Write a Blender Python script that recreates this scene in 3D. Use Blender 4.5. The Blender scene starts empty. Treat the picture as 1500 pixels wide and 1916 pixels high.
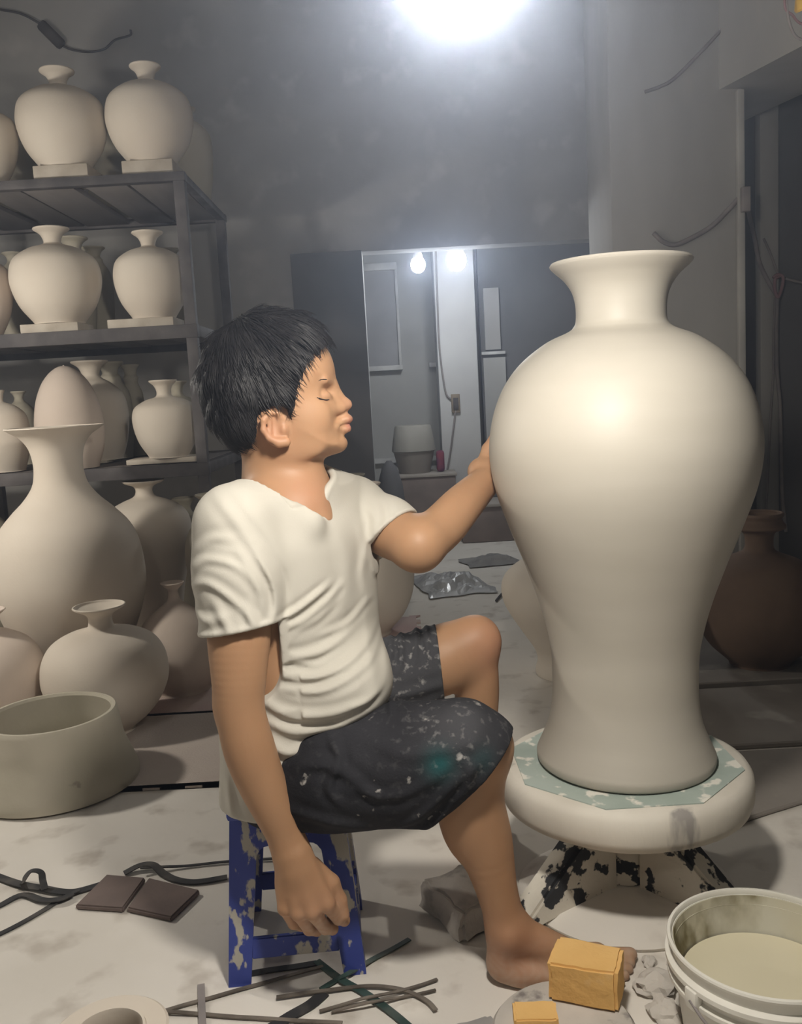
import bpy, bmesh, math, random
import numpy as np
import openvdb as vdb
from mathutils import Vector, Matrix

random.seed(7)
rng = np.random.default_rng(7)
S = bpy.context.scene
COL = S.collection
PI = math.pi

# ------------------------------------------------------------------ camera
FOC, CAM_H, PITCH, ROLL = 1700.0, 1.0, math.radians(7.5), math.radians(3.2)
_f = np.array([0, math.cos(PITCH), -math.sin(PITCH)])
_r0 = np.array([1.0, 0, 0])
_u0 = np.array([0, math.sin(PITCH), math.cos(PITCH)])
_u = _u0 * math.cos(ROLL) + _r0 * math.sin(ROLL)
_r = _r0 * math.cos(ROLL) - _u0 * math.sin(ROLL)
CAM_P = np.array([0, 0, CAM_H])
cd = bpy.data.cameras.new('camera')
cam = bpy.data.objects.new('camera', cd)
COL.objects.link(cam)
cd.sensor_fit = 'AUTO'
cd.sensor_width = 36.0
cd.lens = FOC / 1916.0 * 36.0
cd.clip_start = 0.02
cam.matrix_world = Matrix(((_r[0], _u[0], -_f[0], 0), (_r[1], _u[1], -_f[1], 0), (_r[2], _u[2], -_f[2], CAM_H), (0, 0, 0, 1)))
S.camera = cam

# ------------------------------------------------------------------ world, haze, exposure
S.view_settings.view_transform = 'Standard'
S.view_settings.look = 'None'
S.view_settings.gamma = 1.0
S.view_settings.use_curve_mapping = False
S.view_settings.exposure = 0.0
W = bpy.data.worlds.new('world')
S.world = W
W.use_nodes = True
_bg = W.node_tree.nodes['Background']
_bg.inputs[0].default_value = (0.80, 0.86, 1.0, 1)
_bg.inputs[1].default_value = 0.085
GLOW_HAZE = 0.026            # scatter per metre, added to imitate lens glow round the lamps
BULB_MAIN, BULB_LEFT, BULB_FAR, FILL_REAR = 510.0, 360.0, 150.0, 110.0   # lamp emission strengths, the rear one an added fill
MAIN_BULB_POS = (0.079, 0.85, 1.368)
LEFT_BULB_POS = (-1.90, 2.40, 1.40)
REAR_FILL_POS = (-0.5, -1.0, 2.2)

# ------------------------------------------------------------------ helpers
def at(px, py, Y):
    """world point on the plane y = Y seen at a photo pixel"""
    d = _f + _r * (px - 750) / FOC - _u * (py - 958) / FOC
    return CAM_P + d * Y / d[1]

def gr(px, py, z=0.0):
    d = _f + _r * (px - 750) / FOC - _u * (py - 958) / FOC
    return CAM_P + d * (z - CAM_H) / d[2]

def link(o, parent=None):
    COL.objects.link(o)
    if parent is not None:
        o.parent = parent
    return o

def tag(o, label=None, cat=None, group=None, kind=None):
    if label: o['label'] = label
    if cat: o['category'] = cat
    if group: o['group'] = group
    if kind: o['kind'] = kind
    return o

def empty(name, loc=(0, 0, 0), rz=0.0):
    o = bpy.data.objects.new(name, None)
    o.empty_display_size = 0.05
    o.location = loc
    o.rotation_euler = (0, 0, rz)
    return link(o)

def mesh_obj(name, verts, faces, mat, parent=None, smooth=True, loc=(0, 0, 0), rot=(0, 0, 0), auto=None):
    me = bpy.data.meshes.new(name)
    me.from_pydata([tuple(map(float, v)) for v in verts], [], [tuple(int(i) for i in f) for f in faces])
    if smooth:
        me.polygons.foreach_set('use_smooth', [True] * len(me.polygons))
    if mat is not None:
        me.materials.append(mat)
    if auto is not None and smooth:
        me.set_sharp_from_angle(angle=auto)
    o = bpy.data.objects.new(name, me)
    o.location = loc
    o.rotation_euler = rot
    return link(o, parent)

def bm_obj(name, bm, mat, parent=None, smooth=False, loc=(0, 0, 0), rot=(0, 0, 0), auto=None):
    bmesh.ops.recalc_face_normals(bm, faces=bm.faces)
    me = bpy.data.meshes.new(name)
    bm.to_mesh(me); bm.free()
    if smooth:
        me.polygons.foreach_set('use_smooth', [True] * len(me.polygons))
        if auto is not None:
            me.set_sharp_from_angle(angle=auto)
    if mat is not None:
        me.materials.append(mat)
    o = bpy.data.objects.new(name, me)
    o.location = loc
    o.rotation_euler = rot
    return link(o, parent)

def box_bm(bm, c, s, bevel=0.0, M=None, jit=0.0):
    g = bmesh.ops.create_cube(bm, size=1.0)
    vs = g['verts']
    for v in vs:
        v.co = Vector((v.co.x * s[0] + random.uniform(-jit, jit), v.co.y * s[1] + random.uniform(-jit, jit), v.co.z * s[2] + random.uniform(-jit, jit)))
    if bevel > 0:
        es = list({e for v in vs for e in v.link_edges})
        r = bmesh.ops.bevel(bm, geom=es, offset=bevel, segments=2, profile=0.5, affect='EDGES', clamp_overlap=True)
        vs = list({v for v in r['verts']} | {v for v in vs if v.is_valid})
    T = Matrix.Translation(Vector(c))
    if M is not None:
        T = T @ M.to_4x4()
    for v in vs:
        if v.is_valid: v.co = T @ v.co
    return vs

def box(name, lo, hi, mat, parent=None, bevel=0.0, jit=0.0):
    bm = bmesh.new()
    c = [(a + b) / 2 for a, b in zip(lo, hi)]
    s = [abs(b - a) for a, b in zip(lo, hi)]
    box_bm(bm, c, s, bevel, jit=jit)
    return bm_obj(name, bm, mat, parent, smooth=bevel > 0, auto=math.radians(40))

def catmull(pts, n=8):
    p = np.array(pts, float)
    p = np.vstack([2 * p[0] - p[1], p, 2 * p[-1] - p[-2]])
    out = []
    for i in range(1, len(p) - 2):
        a, b, c, d = p[i - 1], p[i], p[i + 1], p[i + 2]
        # centripetal-ish monotone guard: plain uniform spline
        for k in range(n):
            t = k / n
            out.append(0.5 * ((2 * b) + (c - a) * t + (2 * a - 5 * b + 4 * c - d) * t * t + (3 * b - a - 3 * c + d) * t ** 3))
    out.append(p[-2])
    return np.array(out)

def lathe_data(prof, seg=64, wob=0.0, ring=False):
    """prof: list of (r, z) from outer bottom to inner bottom"""
    V, Fc = [], []
    n = len(prof)
    for j in range(seg):
        a = 2 * PI * j / seg
        k = 1 + wob * math.sin(2 * a + 1.0) + wob * 0.6 * math.sin(3 * a)
        for r, z in prof:
            V.append((r * k * math.cos(a), r * k * math.sin(a), z))
    for j in range(seg):
        j2 = (j + 1) % seg
        for i in range(n - 1):
            Fc.append((j * n + i, j2 * n + i, j2 * n + i + 1, j * n + i + 1))
    if ring:
        for j in range(seg):
            j2 = (j + 1) % seg
            Fc.append((j * n + n - 1, j2 * n + n - 1, j2 * n, j * n))
        return V, Fc
    V.append((0, 0, prof[0][1])); b = len(V) - 1
    V.append((0, 0, prof[-1][1])); t = len(V) - 1
    for j in range(seg):
        j2 = (j + 1) % seg
        Fc.append((b, j2 * n, j * n))
        Fc.append((t, j * n + n - 1, j2 * n + n - 1))
    return V, Fc

def lathe(name, prof, mat, parent=None, loc=(0, 0, 0), rot=(0, 0, 0), seg=64, wob=0.0, auto=math.radians(38), ring=False):
    V, Fc = lathe_data(prof, seg, wob, ring)
    return mesh_obj(name, V, Fc, mat, parent, True, loc, rot, auto)

def tube_data(pts, rad, seg=8, flat=None):
    """tube along pts; rad scalar or list; flat=(w,h) gives a strap section lying on the ground"""
    P = [Vector(p) for p in pts]
    V, Fc = [], []
    n = len(P)
    nrm = None
    for i, p in enumerate(P):
        t = (P[min(i + 1, n - 1)] - P[max(i - 1, 0)]).normalized()
        if nrm is None:
            up = Vector((0, 0, 1)) if abs(t.z) < 0.9 else Vector((1, 0, 0))
            nrm = (up - t * up.dot(t)).normalized()
        else:
            nrm = (nrm - t * nrm.dot(t)).normalized()
        bi = t.cross(nrm)
        if flat:
            w, h = flat
            up = (Vector((0, 0, 1)) - t * t.z)
            up = up.normalized() if up.length > 1e-3 else nrm
            bi = t.cross(up)
            for a, b in ((-w, -h), (w, -h), (w, h), (-w, h)):
                V.append(p + bi * a + up * b)
        else:
            r = rad[i] if hasattr(rad, '__len__') else rad
            for k in range(seg):
                a = 2 * PI * k / seg
                V.append(p + nrm * (r * math.cos(a)) + bi * (r * math.sin(a)))
    m = 4 if flat else seg
    for i in range(n - 1):
        for k in range(m):
            k2 = (k + 1) % m
            Fc.append((i * m + k, i * m + k2, (i + 1) * m + k2, (i + 1) * m + k))
    Fc.append(tuple(range(m - 1, -1, -1)))
    Fc.append(tuple((n - 1) * m + k for k in range(m)))
    return V, Fc

def tube(name, pts, rad, mat, parent=None, seg=8, n=8, flat=None):
    sp = catmull(pts, n) if len(pts) > 2 else pts
    V, Fc = tube_data(sp, rad, seg, flat)
    return mesh_obj(name, V, Fc, mat, parent, True, auto=math.radians(50))

# ------------------------------------------------------------------ materials
def lin(c):
    return tuple(((x / 255.0) / 12.92 if x / 255.0 <= 0.04045 else ((x / 255.0 + 0.055) / 1.055) ** 2.4) for x in c)

def material(name, c1, c2=None, rough=0.8, scale=6.0, detail=4.0, lo=0.35, hi=0.65, bump=0.0, bscale=60.0,
             c3=None, s3=18.0, lo3=0.6, hi3=0.7, spec=0.3, stretch=(1, 1, 1), sss=0.0, metal=0.0, bdist=0.004):
    m = bpy.data.materials.new(name)
    m.use_nodes = True
    nt = m.node_tree; N = nt.nodes; L = nt.links
    b = N['Principled BSDF']
    b.inputs['Roughness'].default_value = rough
    b.inputs['Specular IOR Level'].default_value = spec
    b.inputs['Metallic'].default_value = metal
    b.inputs['Base Color'].default_value = (*c1, 1)
    tc = N.new('ShaderNodeTexCoord')
    mp = N.new('ShaderNodeMapping')
    mp.inputs['Scale'].default_value = stretch
    L.new(tc.outputs['Object'], mp.inputs['Vector'])
    col = None
    if c2 is not None:
        no = N.new('ShaderNodeTexNoise')
        no.inputs['Scale'].default_value = scale
        no.inputs['Detail'].default_value = detail
        L.new(mp.outputs[0], no.inputs['Vector'])
        rp = N.new('ShaderNodeMapRange')
        rp.inputs[1].default_value = lo; rp.inputs[2].default_value = hi
        L.new(no.outputs['Fac'], rp.inputs[0])
        mx = N.new('ShaderNodeMix'); mx.data_type = 'RGBA'
        mx.inputs[6].default_value = (*c1, 1); mx.inputs[7].default_value = (*c2, 1)
        L.new(rp.outputs[0], mx.inputs[0])
        col = mx.outputs[2]
    if c3 is not None:
        n3 = N.new('ShaderNodeTexNoise')
        n3.inputs['Scale'].default_value = s3; n3.inputs['Detail'].default_value = 6.0
        L.new(mp.outputs[0], n3.inputs['Vector'])
        r3 = N.new('ShaderNodeMapRange')
        r3.inputs[1].default_value = lo3; r3.inputs[2].default_value = hi3
        L.new(n3.outputs['Fac'], r3.inputs[0])
        m3 = N.new('ShaderNodeMix'); m3.data_type = 'RGBA'
        if col is not None: L.new(col, m3.inputs[6])
        else: m3.inputs[6].default_value = (*c1, 1)
        m3.inputs[7].default_value = (*c3, 1)
        L.new(r3.outputs[0], m3.inputs[0])
        col = m3.outputs[2]
    if col is not None:
        L.new(col, b.inputs['Base Color'])
    if bump > 0:
        nb = N.new('ShaderNodeTexNoise')
        nb.inputs['Scale'].default_value = bscale; nb.inputs['Detail'].default_value = 5.0
        L.new(mp.outputs[0], nb.inputs['Vector'])
        bp = N.new('ShaderNodeBump')
        bp.inputs['Strength'].default_value = bump; bp.inputs['Distance'].default_value = bdist
        L.new(nb.outputs['Fac'], bp.inputs['Height'])
        L.new(bp.outputs[0], b.inputs['Normal'])
    if sss > 0:
        b.inputs['Subsurface Weight'].default_value = sss
        b.inputs['Subsurface Radius'].default_value = (0.012, 0.005, 0.003)
        b.inputs['Subsurface Scale'].default_value = 1.0
    return m

def emitter(name, col, strength):
    m = bpy.data.materials.new(name)
    m.use_nodes = True
    b = m.node_tree.nodes['Principled BSDF']
    b.inputs['Base Color'].default_value = (0.9, 0.9, 0.9, 1)
    b.inputs['Emission Color'].default_value = (*col, 1)
    b.inputs['Emission Strength'].default_value = strength
    return m

if GLOW_HAZE > 0:
    _v = W.node_tree.nodes.new('ShaderNodeVolumeScatter')
    _v.inputs['Color'].default_value = (0.66, 0.77, 1.0, 1)
    _v.inputs['Density'].default_value = GLOW_HAZE
    _v.inputs['Anisotropy'].default_value = 0.84
    W.node_tree.links.new(_v.outputs[0], W.node_tree.nodes['World Output'].inputs['Volume'])

M_BISQUE = material('bisque', (0.66, 0.60, 0.52), (0.60, 0.53, 0.45), rough=0.85, scale=3.0, bump=0.08, bscale=120, spec=0.2)
M_BISQUE_PINK = material('bisque_pink', (0.64, 0.55, 0.48), (0.58, 0.49, 0.42), rough=0.85, scale=3.0, bump=0.08, bscale=120, spec=0.2)
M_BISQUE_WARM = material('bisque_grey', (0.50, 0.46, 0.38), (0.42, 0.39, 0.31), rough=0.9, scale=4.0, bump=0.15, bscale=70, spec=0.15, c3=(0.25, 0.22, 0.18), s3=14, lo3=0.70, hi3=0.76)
M_GLAZE = material('cream_slip', (0.45, 0.42, 0.365), (0.42, 0.39, 0.335), rough=0.5, scale=2.2, stretch=(1, 1, 6), spec=0.35, bump=0.03, bscale=25)
M_BROWN_CLAY = material('raw_brown_clay', (0.20, 0.135, 0.095), (0.15, 0.10, 0.07), rough=0.8, scale=5, bump=0.1)
M_DRY_BOARD = material('dusty_board', (0.55, 0.50, 0.43), (0.40, 0.35, 0.29), rough=0.9, scale=9, bump=0.3, bscale=60)
M_RACK = material('dark_iron', (0.075, 0.07, 0.072), (0.13, 0.12, 0.12), rough=0.7, scale=9, bump=0.2, bscale=80, metal=0.2)
M_PLANK = material('dirty_plank', (0.16, 0.145, 0.14), (0.24, 0.22, 0.21), rough=0.9, scale=5, stretch=(1, 0.2, 1), bump=0.3, bscale=40)
M_WALL = material('sooty_wall', (0.40, 0.395, 0.39), (0.32, 0.317, 0.315), rough=0.95, scale=1.6, bump=0.25, bscale=30, c3=(0.46, 0.45, 0.44), s3=5, lo3=0.55, hi3=0.75)
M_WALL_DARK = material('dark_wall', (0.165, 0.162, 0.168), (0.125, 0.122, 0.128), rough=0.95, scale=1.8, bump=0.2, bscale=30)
M_PLASTER = material('pale_plaster', (0.46, 0.46, 0.45), (0.38, 0.38, 0.375), rough=0.9, scale=2.5, bump=0.15, bscale=30)
M_CONCRETE = material('grey_concrete', (0.43, 0.42, 0.40), (0.33, 0.32, 0.305), rough=0.95, scale=2.2, bump=0.3, bscale=25, stretch=(1, 1, 0.35), c3=(0.42, 0.40, 0.37), s3=6, lo3=0.58, hi3=0.72)
M_FLOOR = material('dusty_floor', (0.78, 0.74, 0.685), (0.69, 0.65, 0.59), rough=0.92, scale=2.4, detail=8, bump=0.35, bscale=28, c3=(0.55, 0.505, 0.45), s3=9, lo3=0.56, hi3=0.70, spec=0.15)
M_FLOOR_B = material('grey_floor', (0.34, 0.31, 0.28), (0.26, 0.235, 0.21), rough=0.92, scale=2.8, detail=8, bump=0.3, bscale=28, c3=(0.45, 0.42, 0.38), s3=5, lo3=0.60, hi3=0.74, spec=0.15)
M_MAT_PINK = material('foam_pink', (0.50, 0.36, 0.345), (0.56, 0.46, 0.42), rough=0.9, scale=4, bump=0.5, bscale=160, spec=0.15)
M_MAT_GREY = material('foam_dusty', (0.54, 0.475, 0.425), (0.50, 0.43, 0.385), rough=0.9, scale=5, bump=0.4, bscale=160, spec=0.15)
M_BLACK = material('black_strap', (0.035, 0.035, 0.038), (0.12, 0.11, 0.10), rough=0.6, scale=16, lo=0.5, hi=0.75)
M_GREEN = material('green_strap', (0.035, 0.065, 0.058), (0.13, 0.14, 0.125), rough=0.55, scale=18, lo=0.45, hi=0.75)
M_BROWN_STRAP = material('brown_strap', (0.10, 0.085, 0.07), (0.22, 0.19, 0.16), rough=0.7, scale=18)
M_CABLE = material('dusty_cable', (0.22, 0.20, 0.20), (0.30, 0.27, 0.26), rough=0.8, scale=12)
M_CABLE_DARK = material('dark_cable', (0.06, 0.055, 0.055), (0.10, 0.09, 0.09), rough=0.8, scale=12)
M_CABLE_PINK = material('pink_cord', (0.30, 0.18, 0.19), None, rough=0.8)
# ================================================================== SETTING
def quad_box(name, lo, hi, mat, kind='structure', bevel=0.0):
    o = box(name, lo, hi, mat, None, bevel)
    tag(o, kind=kind)
    return o

# floor: a subdivided slab with slight unevenness, plus a raised slab at the right
def floor_grid(name, x0, x1, y0, y1, z, mat, amp=0.003, step=0.05, thick=0.08):
    nx = max(2, int((x1 - x0) / step)); ny = max(2, int((y1 - y0) / step))
    xs = np.linspace(x0, x1, nx); ys = np.linspace(y0, y1, ny)
    ph = rng.uniform(0, 6.28, (8, 2)); fr = rng.uniform(1.5, 9, (8, 2))
    X, Y = np.meshgrid(xs, ys, indexing='ij')
    Z = np.zeros_like(X)
    for k in range(8):
        Z += np.sin(X * fr[k, 0] + ph[k, 0]) * np.sin(Y * fr[k, 1] + ph[k, 1])
    Z = z + amp * np.clip(Z / 4, -1, 0)
    V = list(zip(X.ravel(), Y.ravel(), Z.ravel()))
    Fc = [(i * ny + j, (i + 1) * ny + j, (i + 1) * ny + j + 1, i * ny + j + 1) for i in range(nx - 1) for j in range(ny - 1)]
    o = mesh_obj(name, V, Fc, mat, None, True)
    return o

fl = floor_grid('floor', -3.2, 3.6, -1.6, 8.2, 0.0, M_FLOOR, amp=0.003, step=0.07)
tag(fl, kind='structure')
# grey-brown slabs at the right: separate cast pieces laid on the floor, with open joints between them
def slab(pts, z0, z1, mat, name='slab', parent=None):
    bm = bmesh.new()
    vs = [bm.verts.new((p[0], p[1], z1)) for p in pts]
    f = bm.faces.new(vs)
    if f.normal.z < 0: f.normal_flip()
    r = bmesh.ops.extrude_face_region(bm, geom=[f])
    for v in r['geom']:
        if isinstance(v, bmesh.types.BMVert): v.co.z = z0
    bmesh.ops.bevel(bm, geom=[e for e in bm.edges], offset=0.004, segments=1, affect='EDGES')
    return bm_obj(name, bm, mat, parent)

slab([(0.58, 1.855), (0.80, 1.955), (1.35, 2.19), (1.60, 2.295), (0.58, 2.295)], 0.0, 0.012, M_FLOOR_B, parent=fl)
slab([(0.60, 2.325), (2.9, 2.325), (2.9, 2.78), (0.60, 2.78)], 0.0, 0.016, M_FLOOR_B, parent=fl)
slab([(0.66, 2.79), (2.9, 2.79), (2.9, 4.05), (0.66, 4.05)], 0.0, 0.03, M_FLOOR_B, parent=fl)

# back wall with the opening (left leaf is darker), lintel over it, room beyond
WB = 5.0
xo = at(690, 700, WB)[0]
zl = at(760, 466, WB)[2]
quad_box('wall_back', (-3.2, WB, -0.05), (xo, WB + 0.14, 3.7), M_WALL)
# dark rendered strip beside the opening
xs = at(560, 700, WB)[0]
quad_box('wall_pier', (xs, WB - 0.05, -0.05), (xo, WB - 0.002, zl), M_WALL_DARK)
xr = at(1140, 600, WB)[0]
quad_box('wall_lintel', (xo, WB, zl), (3.6, WB + 0.14, 3.7), M_WALL)
# rear wall of the room beyond, made of pale plaster, with dado and window-like frame
WR = 6.9
quad_box('wall_rear', (-2.0, WR, -0.05), (4.0, WR + 0.12, 3.7), M_PLASTER)
quad_box('ceiling', (-3.2, -1.6, 3.7), (3.6, 8.2, 3.85), M_WALL)
quad_box('wall_left', (-3.3, -1.6, -0.05), (-3.2, 7.0, 3.7), M_WALL)
# frame on the rear wall: a shuttered window, sill rail, plus a vertical cable groove
tf = empty('window_1', (at(715, 590, WR)[0], WR, at(715, 590, WR)[2])); tag(tf, kind='structure')
M_FRAME = material('white_frame', (0.66, 0.66, 0.66), (0.5, 0.5, 0.5), rough=0.7, scale=8)
M_SHUT = material('grey_shutter', (0.36, 0.36, 0.375), (0.31, 0.31, 0.32), rough=0.8, scale=4)
def lbox(name, parent, p0, p1, Y0, Y1, mat, bevel=0.004):
    """axis-aligned box whose front face spans two photo pixels at depth Y0; local to parent"""
    A_, B_ = at(*p0, Y0), at(*p1, Y0)
    o = box(name, (min(A_[0], B_[0]), Y0, min(A_[2], B_[2])), (max(A_[0], B_[0]), Y1, max(A_[2], B_[2])), mat, None, bevel)
    if parent is not None:
        o.data.transform(Matrix.Translation(-Vector(parent.location)))
        o.parent = parent
    return o
lbox('frame', tf, (672, 494), (742, 504), WR - 0.06, WR - 0.002, M_FRAME)
x1_, x2_ = at(685, 590, WR)[0], at(738, 590, WR)[0]
z1_, z2_ = at(700, 500, WR)[2], at(720, 685, WR)[2]
def lb(name, par, lo, hi, mat, bev=0.003):
    o = box(name, lo, hi, mat, None, bev)
    o.data.transform(Matrix.Translation(-Vector(par.location))); o.parent = par
    return o
lb('frame', tf, (x1_ - 0.03, WR - 0.055, z2_), (x1_, WR - 0.002, z1_), M_FRAME)
lb('frame', tf, (x2_ + 0.015, WR - 0.055, z2_), (x2_ + 0.035, WR - 0.002, z1_), M_FRAME)
lb('shutter', tf, (x1_, WR - 0.03, z2_), (x2_ + 0.015, WR - 0.002, z1_), M_SHUT)
lb('sill', tf, (x1_ - 0.05, WR - 0.09, z2_ - 0.035), (x2_ + 0.04, WR - 0.002, z2_), M_FRAME)
lb('sill', tf, (x2_ + 0.235, WR - 0.09, z2_ - 0.03), (x2_ + 0.36, WR - 0.002, z2_ + 0.005), M_FRAME)
# low dado strip
zz = at(700, 862, WR)[2]
o = box('trim_1', (xo - 0.1, WR - 0.05, zz - 0.02), (2.2, WR - 0.002, zz + 0.015), M_FRAME); tag(o, kind='structure')
# column with socket, standing in the opening
WC = 6.35
c0, c1 = at(818, 660, WC)[0], at(893, 660, WC)[0]
quad_box('wall_column', (c0, WC, -0.02), (c1, WC + 0.3, 3.7), material('white_column', (0.62, 0.625, 0.63), (0.55, 0.55, 0.56), rough=0.85, scale=3, bump=0.1), bevel=0.008)
# dark partition to the right of the column, with a pale board below a rail
p0, p1 = at(893, 500, 6.5)[0], at(1180, 500, 6.5)[0]
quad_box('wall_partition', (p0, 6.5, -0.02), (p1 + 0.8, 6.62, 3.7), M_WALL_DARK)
o = box('trim_2', (p0, 6.46, at(910, 664, 6.5)[2]), (at(944, 664, 6.5)[0], 6.5, at(910, 664, 6.5)[2] + 0.02), M_FRAME); tag(o, kind='structure')
o = box('trim_3', (p0 + 0.01, 6.47, at(910, 830, 6.5)[2]), (at(944, 664, 6.5)[0], 6.499, at(910, 670, 6.5)[2]), M_PLASTER); tag(o, kind='structure')
o = box('trim_4', (p0 + 0.03, 6.47, at(910, 655, 6.5)[2]), (at(936, 655, 6.5)[0], 6.499, at(910, 540, 6.5)[2]), M_WALL); tag(o, kind='structure')

# concrete pillar at the right, its conduit, the beam over the dark recess
WP = 3.95
q0, q1 = at(1143, 400, WP)[0], at(1390, 400, WP)[0]
zb = at(1340, 168, WP)[2]
quad_box('wall_pillar', (q0, WP, 0.03), (q1, WP + 0.45, 3.7), M_CONCRETE, bevel=0.01)
w0, w1 = at(1376, 400, WP)[0], at(1389, 400, WP)[0]
o = box('trim_5', (w0, WP - 0.03, 0.03), (w1, WP - 0.001, zb - 0.01), material('conduit', (0.50, 0.49, 0.46), (0.40, 0.39, 0.37), rough=0.7, scale=6), None, 0.005); tag(o, kind='structure')
# beam running towards the camera along the recess
ang = math.radians(17)
dv = Vector((math.sin(ang), -math.cos(ang), 0)); nv = Vector((math.cos(ang), math.sin(ang), 0))
bmx = bmesh.new()
org = Vector((at(1345, 168, WP)[0], WP, 0)) + nv * 0.0
vs = []
for t in (-0.6, 2.4):
    for s in (0.0, 0.42):
        for z in (zb, 3.69):
            vs.append(bmx.verts.new(org + dv * t + nv * s + Vector((0, 0, z))))
for f in ((0, 1, 3, 2), (4, 6, 7, 5), (0, 4, 5, 1), (2, 3, 7, 6), (0, 2, 6, 4), (1, 5, 7, 3)):
    bmx.faces.new([vs[i] for i in f])
bo = bm_obj('wall_beam', bmx, M_CONCRETE); tag(bo, kind='structure')
# dark recess: back and side
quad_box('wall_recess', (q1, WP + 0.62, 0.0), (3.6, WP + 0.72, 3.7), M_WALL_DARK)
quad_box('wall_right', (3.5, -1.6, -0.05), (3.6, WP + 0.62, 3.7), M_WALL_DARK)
# recess pilaster stripe
o = box('trim_6', (at(1415, 700, WP + 0.6)[0], WP + 0.55, 0.03), (at(1450, 700, WP + 0.6)[0], WP + 0.619, 3.6), M_CONCRETE, None, 0.01); tag(o, kind='structure')
# ================================================================== POTS
def pot_profile(cx, Y, px, zshift=0.0, wall=0.006, n=7, inner=True, lip=True):
    pts = []
    for (y, hw) in px:
        p = at(cx, y, Y)
        depth = float((p - CAM_P) @ _f)
        pts.append((hw / FOC * depth, p[2] + zshift))
    sp = catmull(pts, n)
    sp[:, 0] = np.maximum(sp[:, 0], 0.004)
    z0 = sp[0, 1]
    out = [(r, z - z0) for r, z in sp]
    if inner:
        top = out[-1]
        inn = [(max(r - wall, 0.002), z) for r, z in out[::-1] if z > 0.012 + 0.35 * (top[1]) * 0]
        inn = [(r, z) for r, z in inn if z > wall * 1.5]
        if lip:
            out = out + [(top[0] - wall * 0.25, top[1] + wall * 0.42), (top[0] - wall * 0.75, top[1] + wall * 0.42)]
        out = out + inn[::max(1, n // 3)]
    return out, z0

def pot(name, label, cat, cx, px, mat, Y=None, zfloor=None, group=None, cy=None, seg=56, wall=0.006, fix_z=True, tilt=None, wob=0.0):
    """px = [(photo row, half width in photo pixels), ...] from the foot to the lip; stands on zfloor"""
    if Y is None:
        Y = gr(cx, px[0][0], zfloor)[1]
    if zfloor is not None:          # keep the drawn belly and lip, let the foot reach the surface it stands on
        ib = max(range(len(px)), key=lambda i: px[i][1]); yb = px[ib][0]
        za, zb0 = at(cx, yb, Y)[2], at(cx, px[0][0], Y)[2]
        k = (za - zfloor) / (za - zb0)
        px = [((yb + (y - yb) * k) if i < ib else y, h) for i, (y, h) in enumerate(px)]
    prof, z0 = pot_profile(cx, Y, px, wall=wall)
    ym = cy if cy is not None else sorted(px, key=lambda t: -t[1])[0][0]
    x = at(cx, ym, Y)[0]
    zb = z0 if zfloor is None else zfloor
    o = lathe(name, prof, mat, None, (x, Y, zb), tilt or (0, 0, random.uniform(0, 6)), seg, wob)
    tag(o, label, cat, group)
    return o

def globular(yr, hr, yn, hn, yb, hb, yf, hf, neck_end=None):
    """foot -> body -> neck -> flared lip control points"""
    ns = neck_end if neck_end is not None else yn + (yb - yn) * 0.16
    return [(yf, hf), (yf - (yf - yb) * 0.05, hf * 1.01), (yf - (yf - yb) * 0.36, hf + (hb - hf) * 0.60), (yf - (yf - yb) * 0.70, hf + (hb - hf) * 0.93), (yb, hb),
            (yb - (yb - ns) * 0.5, hb * 0.90), (yb - (yb - ns) * 0.84, hb * 0.58), (ns, hn * 1.30), (yn, hn), (yn - (yn - yr) * 0.55, hn + (hr - hn) * 0.30), (yr + (yn - yr) * 0.10, hr * 0.96), (yr, hr)]

# ---- foam puzzle mats on the floor (interlocking edges), one thing per tile
MATZ = 0.008
MS = 0.56
def foam_mat(ix, iy, mat, label, group=None):
    x1 = -0.50 - ix * MS; x0 = x1 - MS
    y0 = 2.275 + iy * MS; y1 = y0 + MS
    nt = 10; d = 0.018; g = 0.0014
    def edge(a, b, inward, phase):
        a = Vector(a); b = Vector(b); L = (b - a); out = []
        for k in range(nt):
            o_ = (k + phase) % 2
            off = Vector(inward) * (d if o_ else 0) + Vector(inward) * g
            sh = 0.10 if o_ else -0.10
            out.append(a + L * ((k - (0 if k == 0 else sh)) / nt) + off)
            out.append(a + L * ((k + 1 + (0 if k == nt - 1 else sh)) / nt) + off)
        return out
    pts = edge((x0, y0), (x1, y0), (0, 1), 0) + edge((x1, y0), (x1, y1), (-1, 0), 0) + edge((x1, y1 + d), (x0, y1 + d), (0, -1), 0) + edge((x0 - d, y1), (x0 - d, y0), (1, 0), 0)
    bm = bmesh.new()
    vs = [bm.verts.new((p[0], p[1], MATZ)) for p in pts]
    f = bm.faces.new(vs)
    r = bmesh.ops.extrude_face_region(bm, geom=[f])
    for v in r['geom']:
        if isinstance(v, bmesh.types.BMVert): v.co.z = 0.0005
    o = bm_obj('foam_mat', bm, mat)
    cxm, cym = (x0 + x1) / 2, (y0 + y1) / 2
    o.data.transform(Matrix.Translation((-cxm, -cym, 0))); o.location = (cxm, cym, 0)
    tag(o, label, 'mat', group)
    return o
foam_mat(0, 0, M_MAT_GREY, 'dusty grey foam puzzle mat with toothed edges, nearest behind the blue stool', 'foam puzzle mats under the pots')
foam_mat(1, 0, M_MAT_GREY, 'dusty foam puzzle mat under the wide open basin at far left', 'foam puzzle mats under the pots')
foam_mat(0, 1, M_MAT_PINK, 'pinkish foam puzzle mat beside the round bottle, behind the man\'s elbow', 'foam puzzle mats under the pots')
foam_mat(1, 1, M_MAT_PINK, 'pinkish foam puzzle mat under the foot of the tallest long-necked vase', 'foam puzzle mats under the pots')
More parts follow.
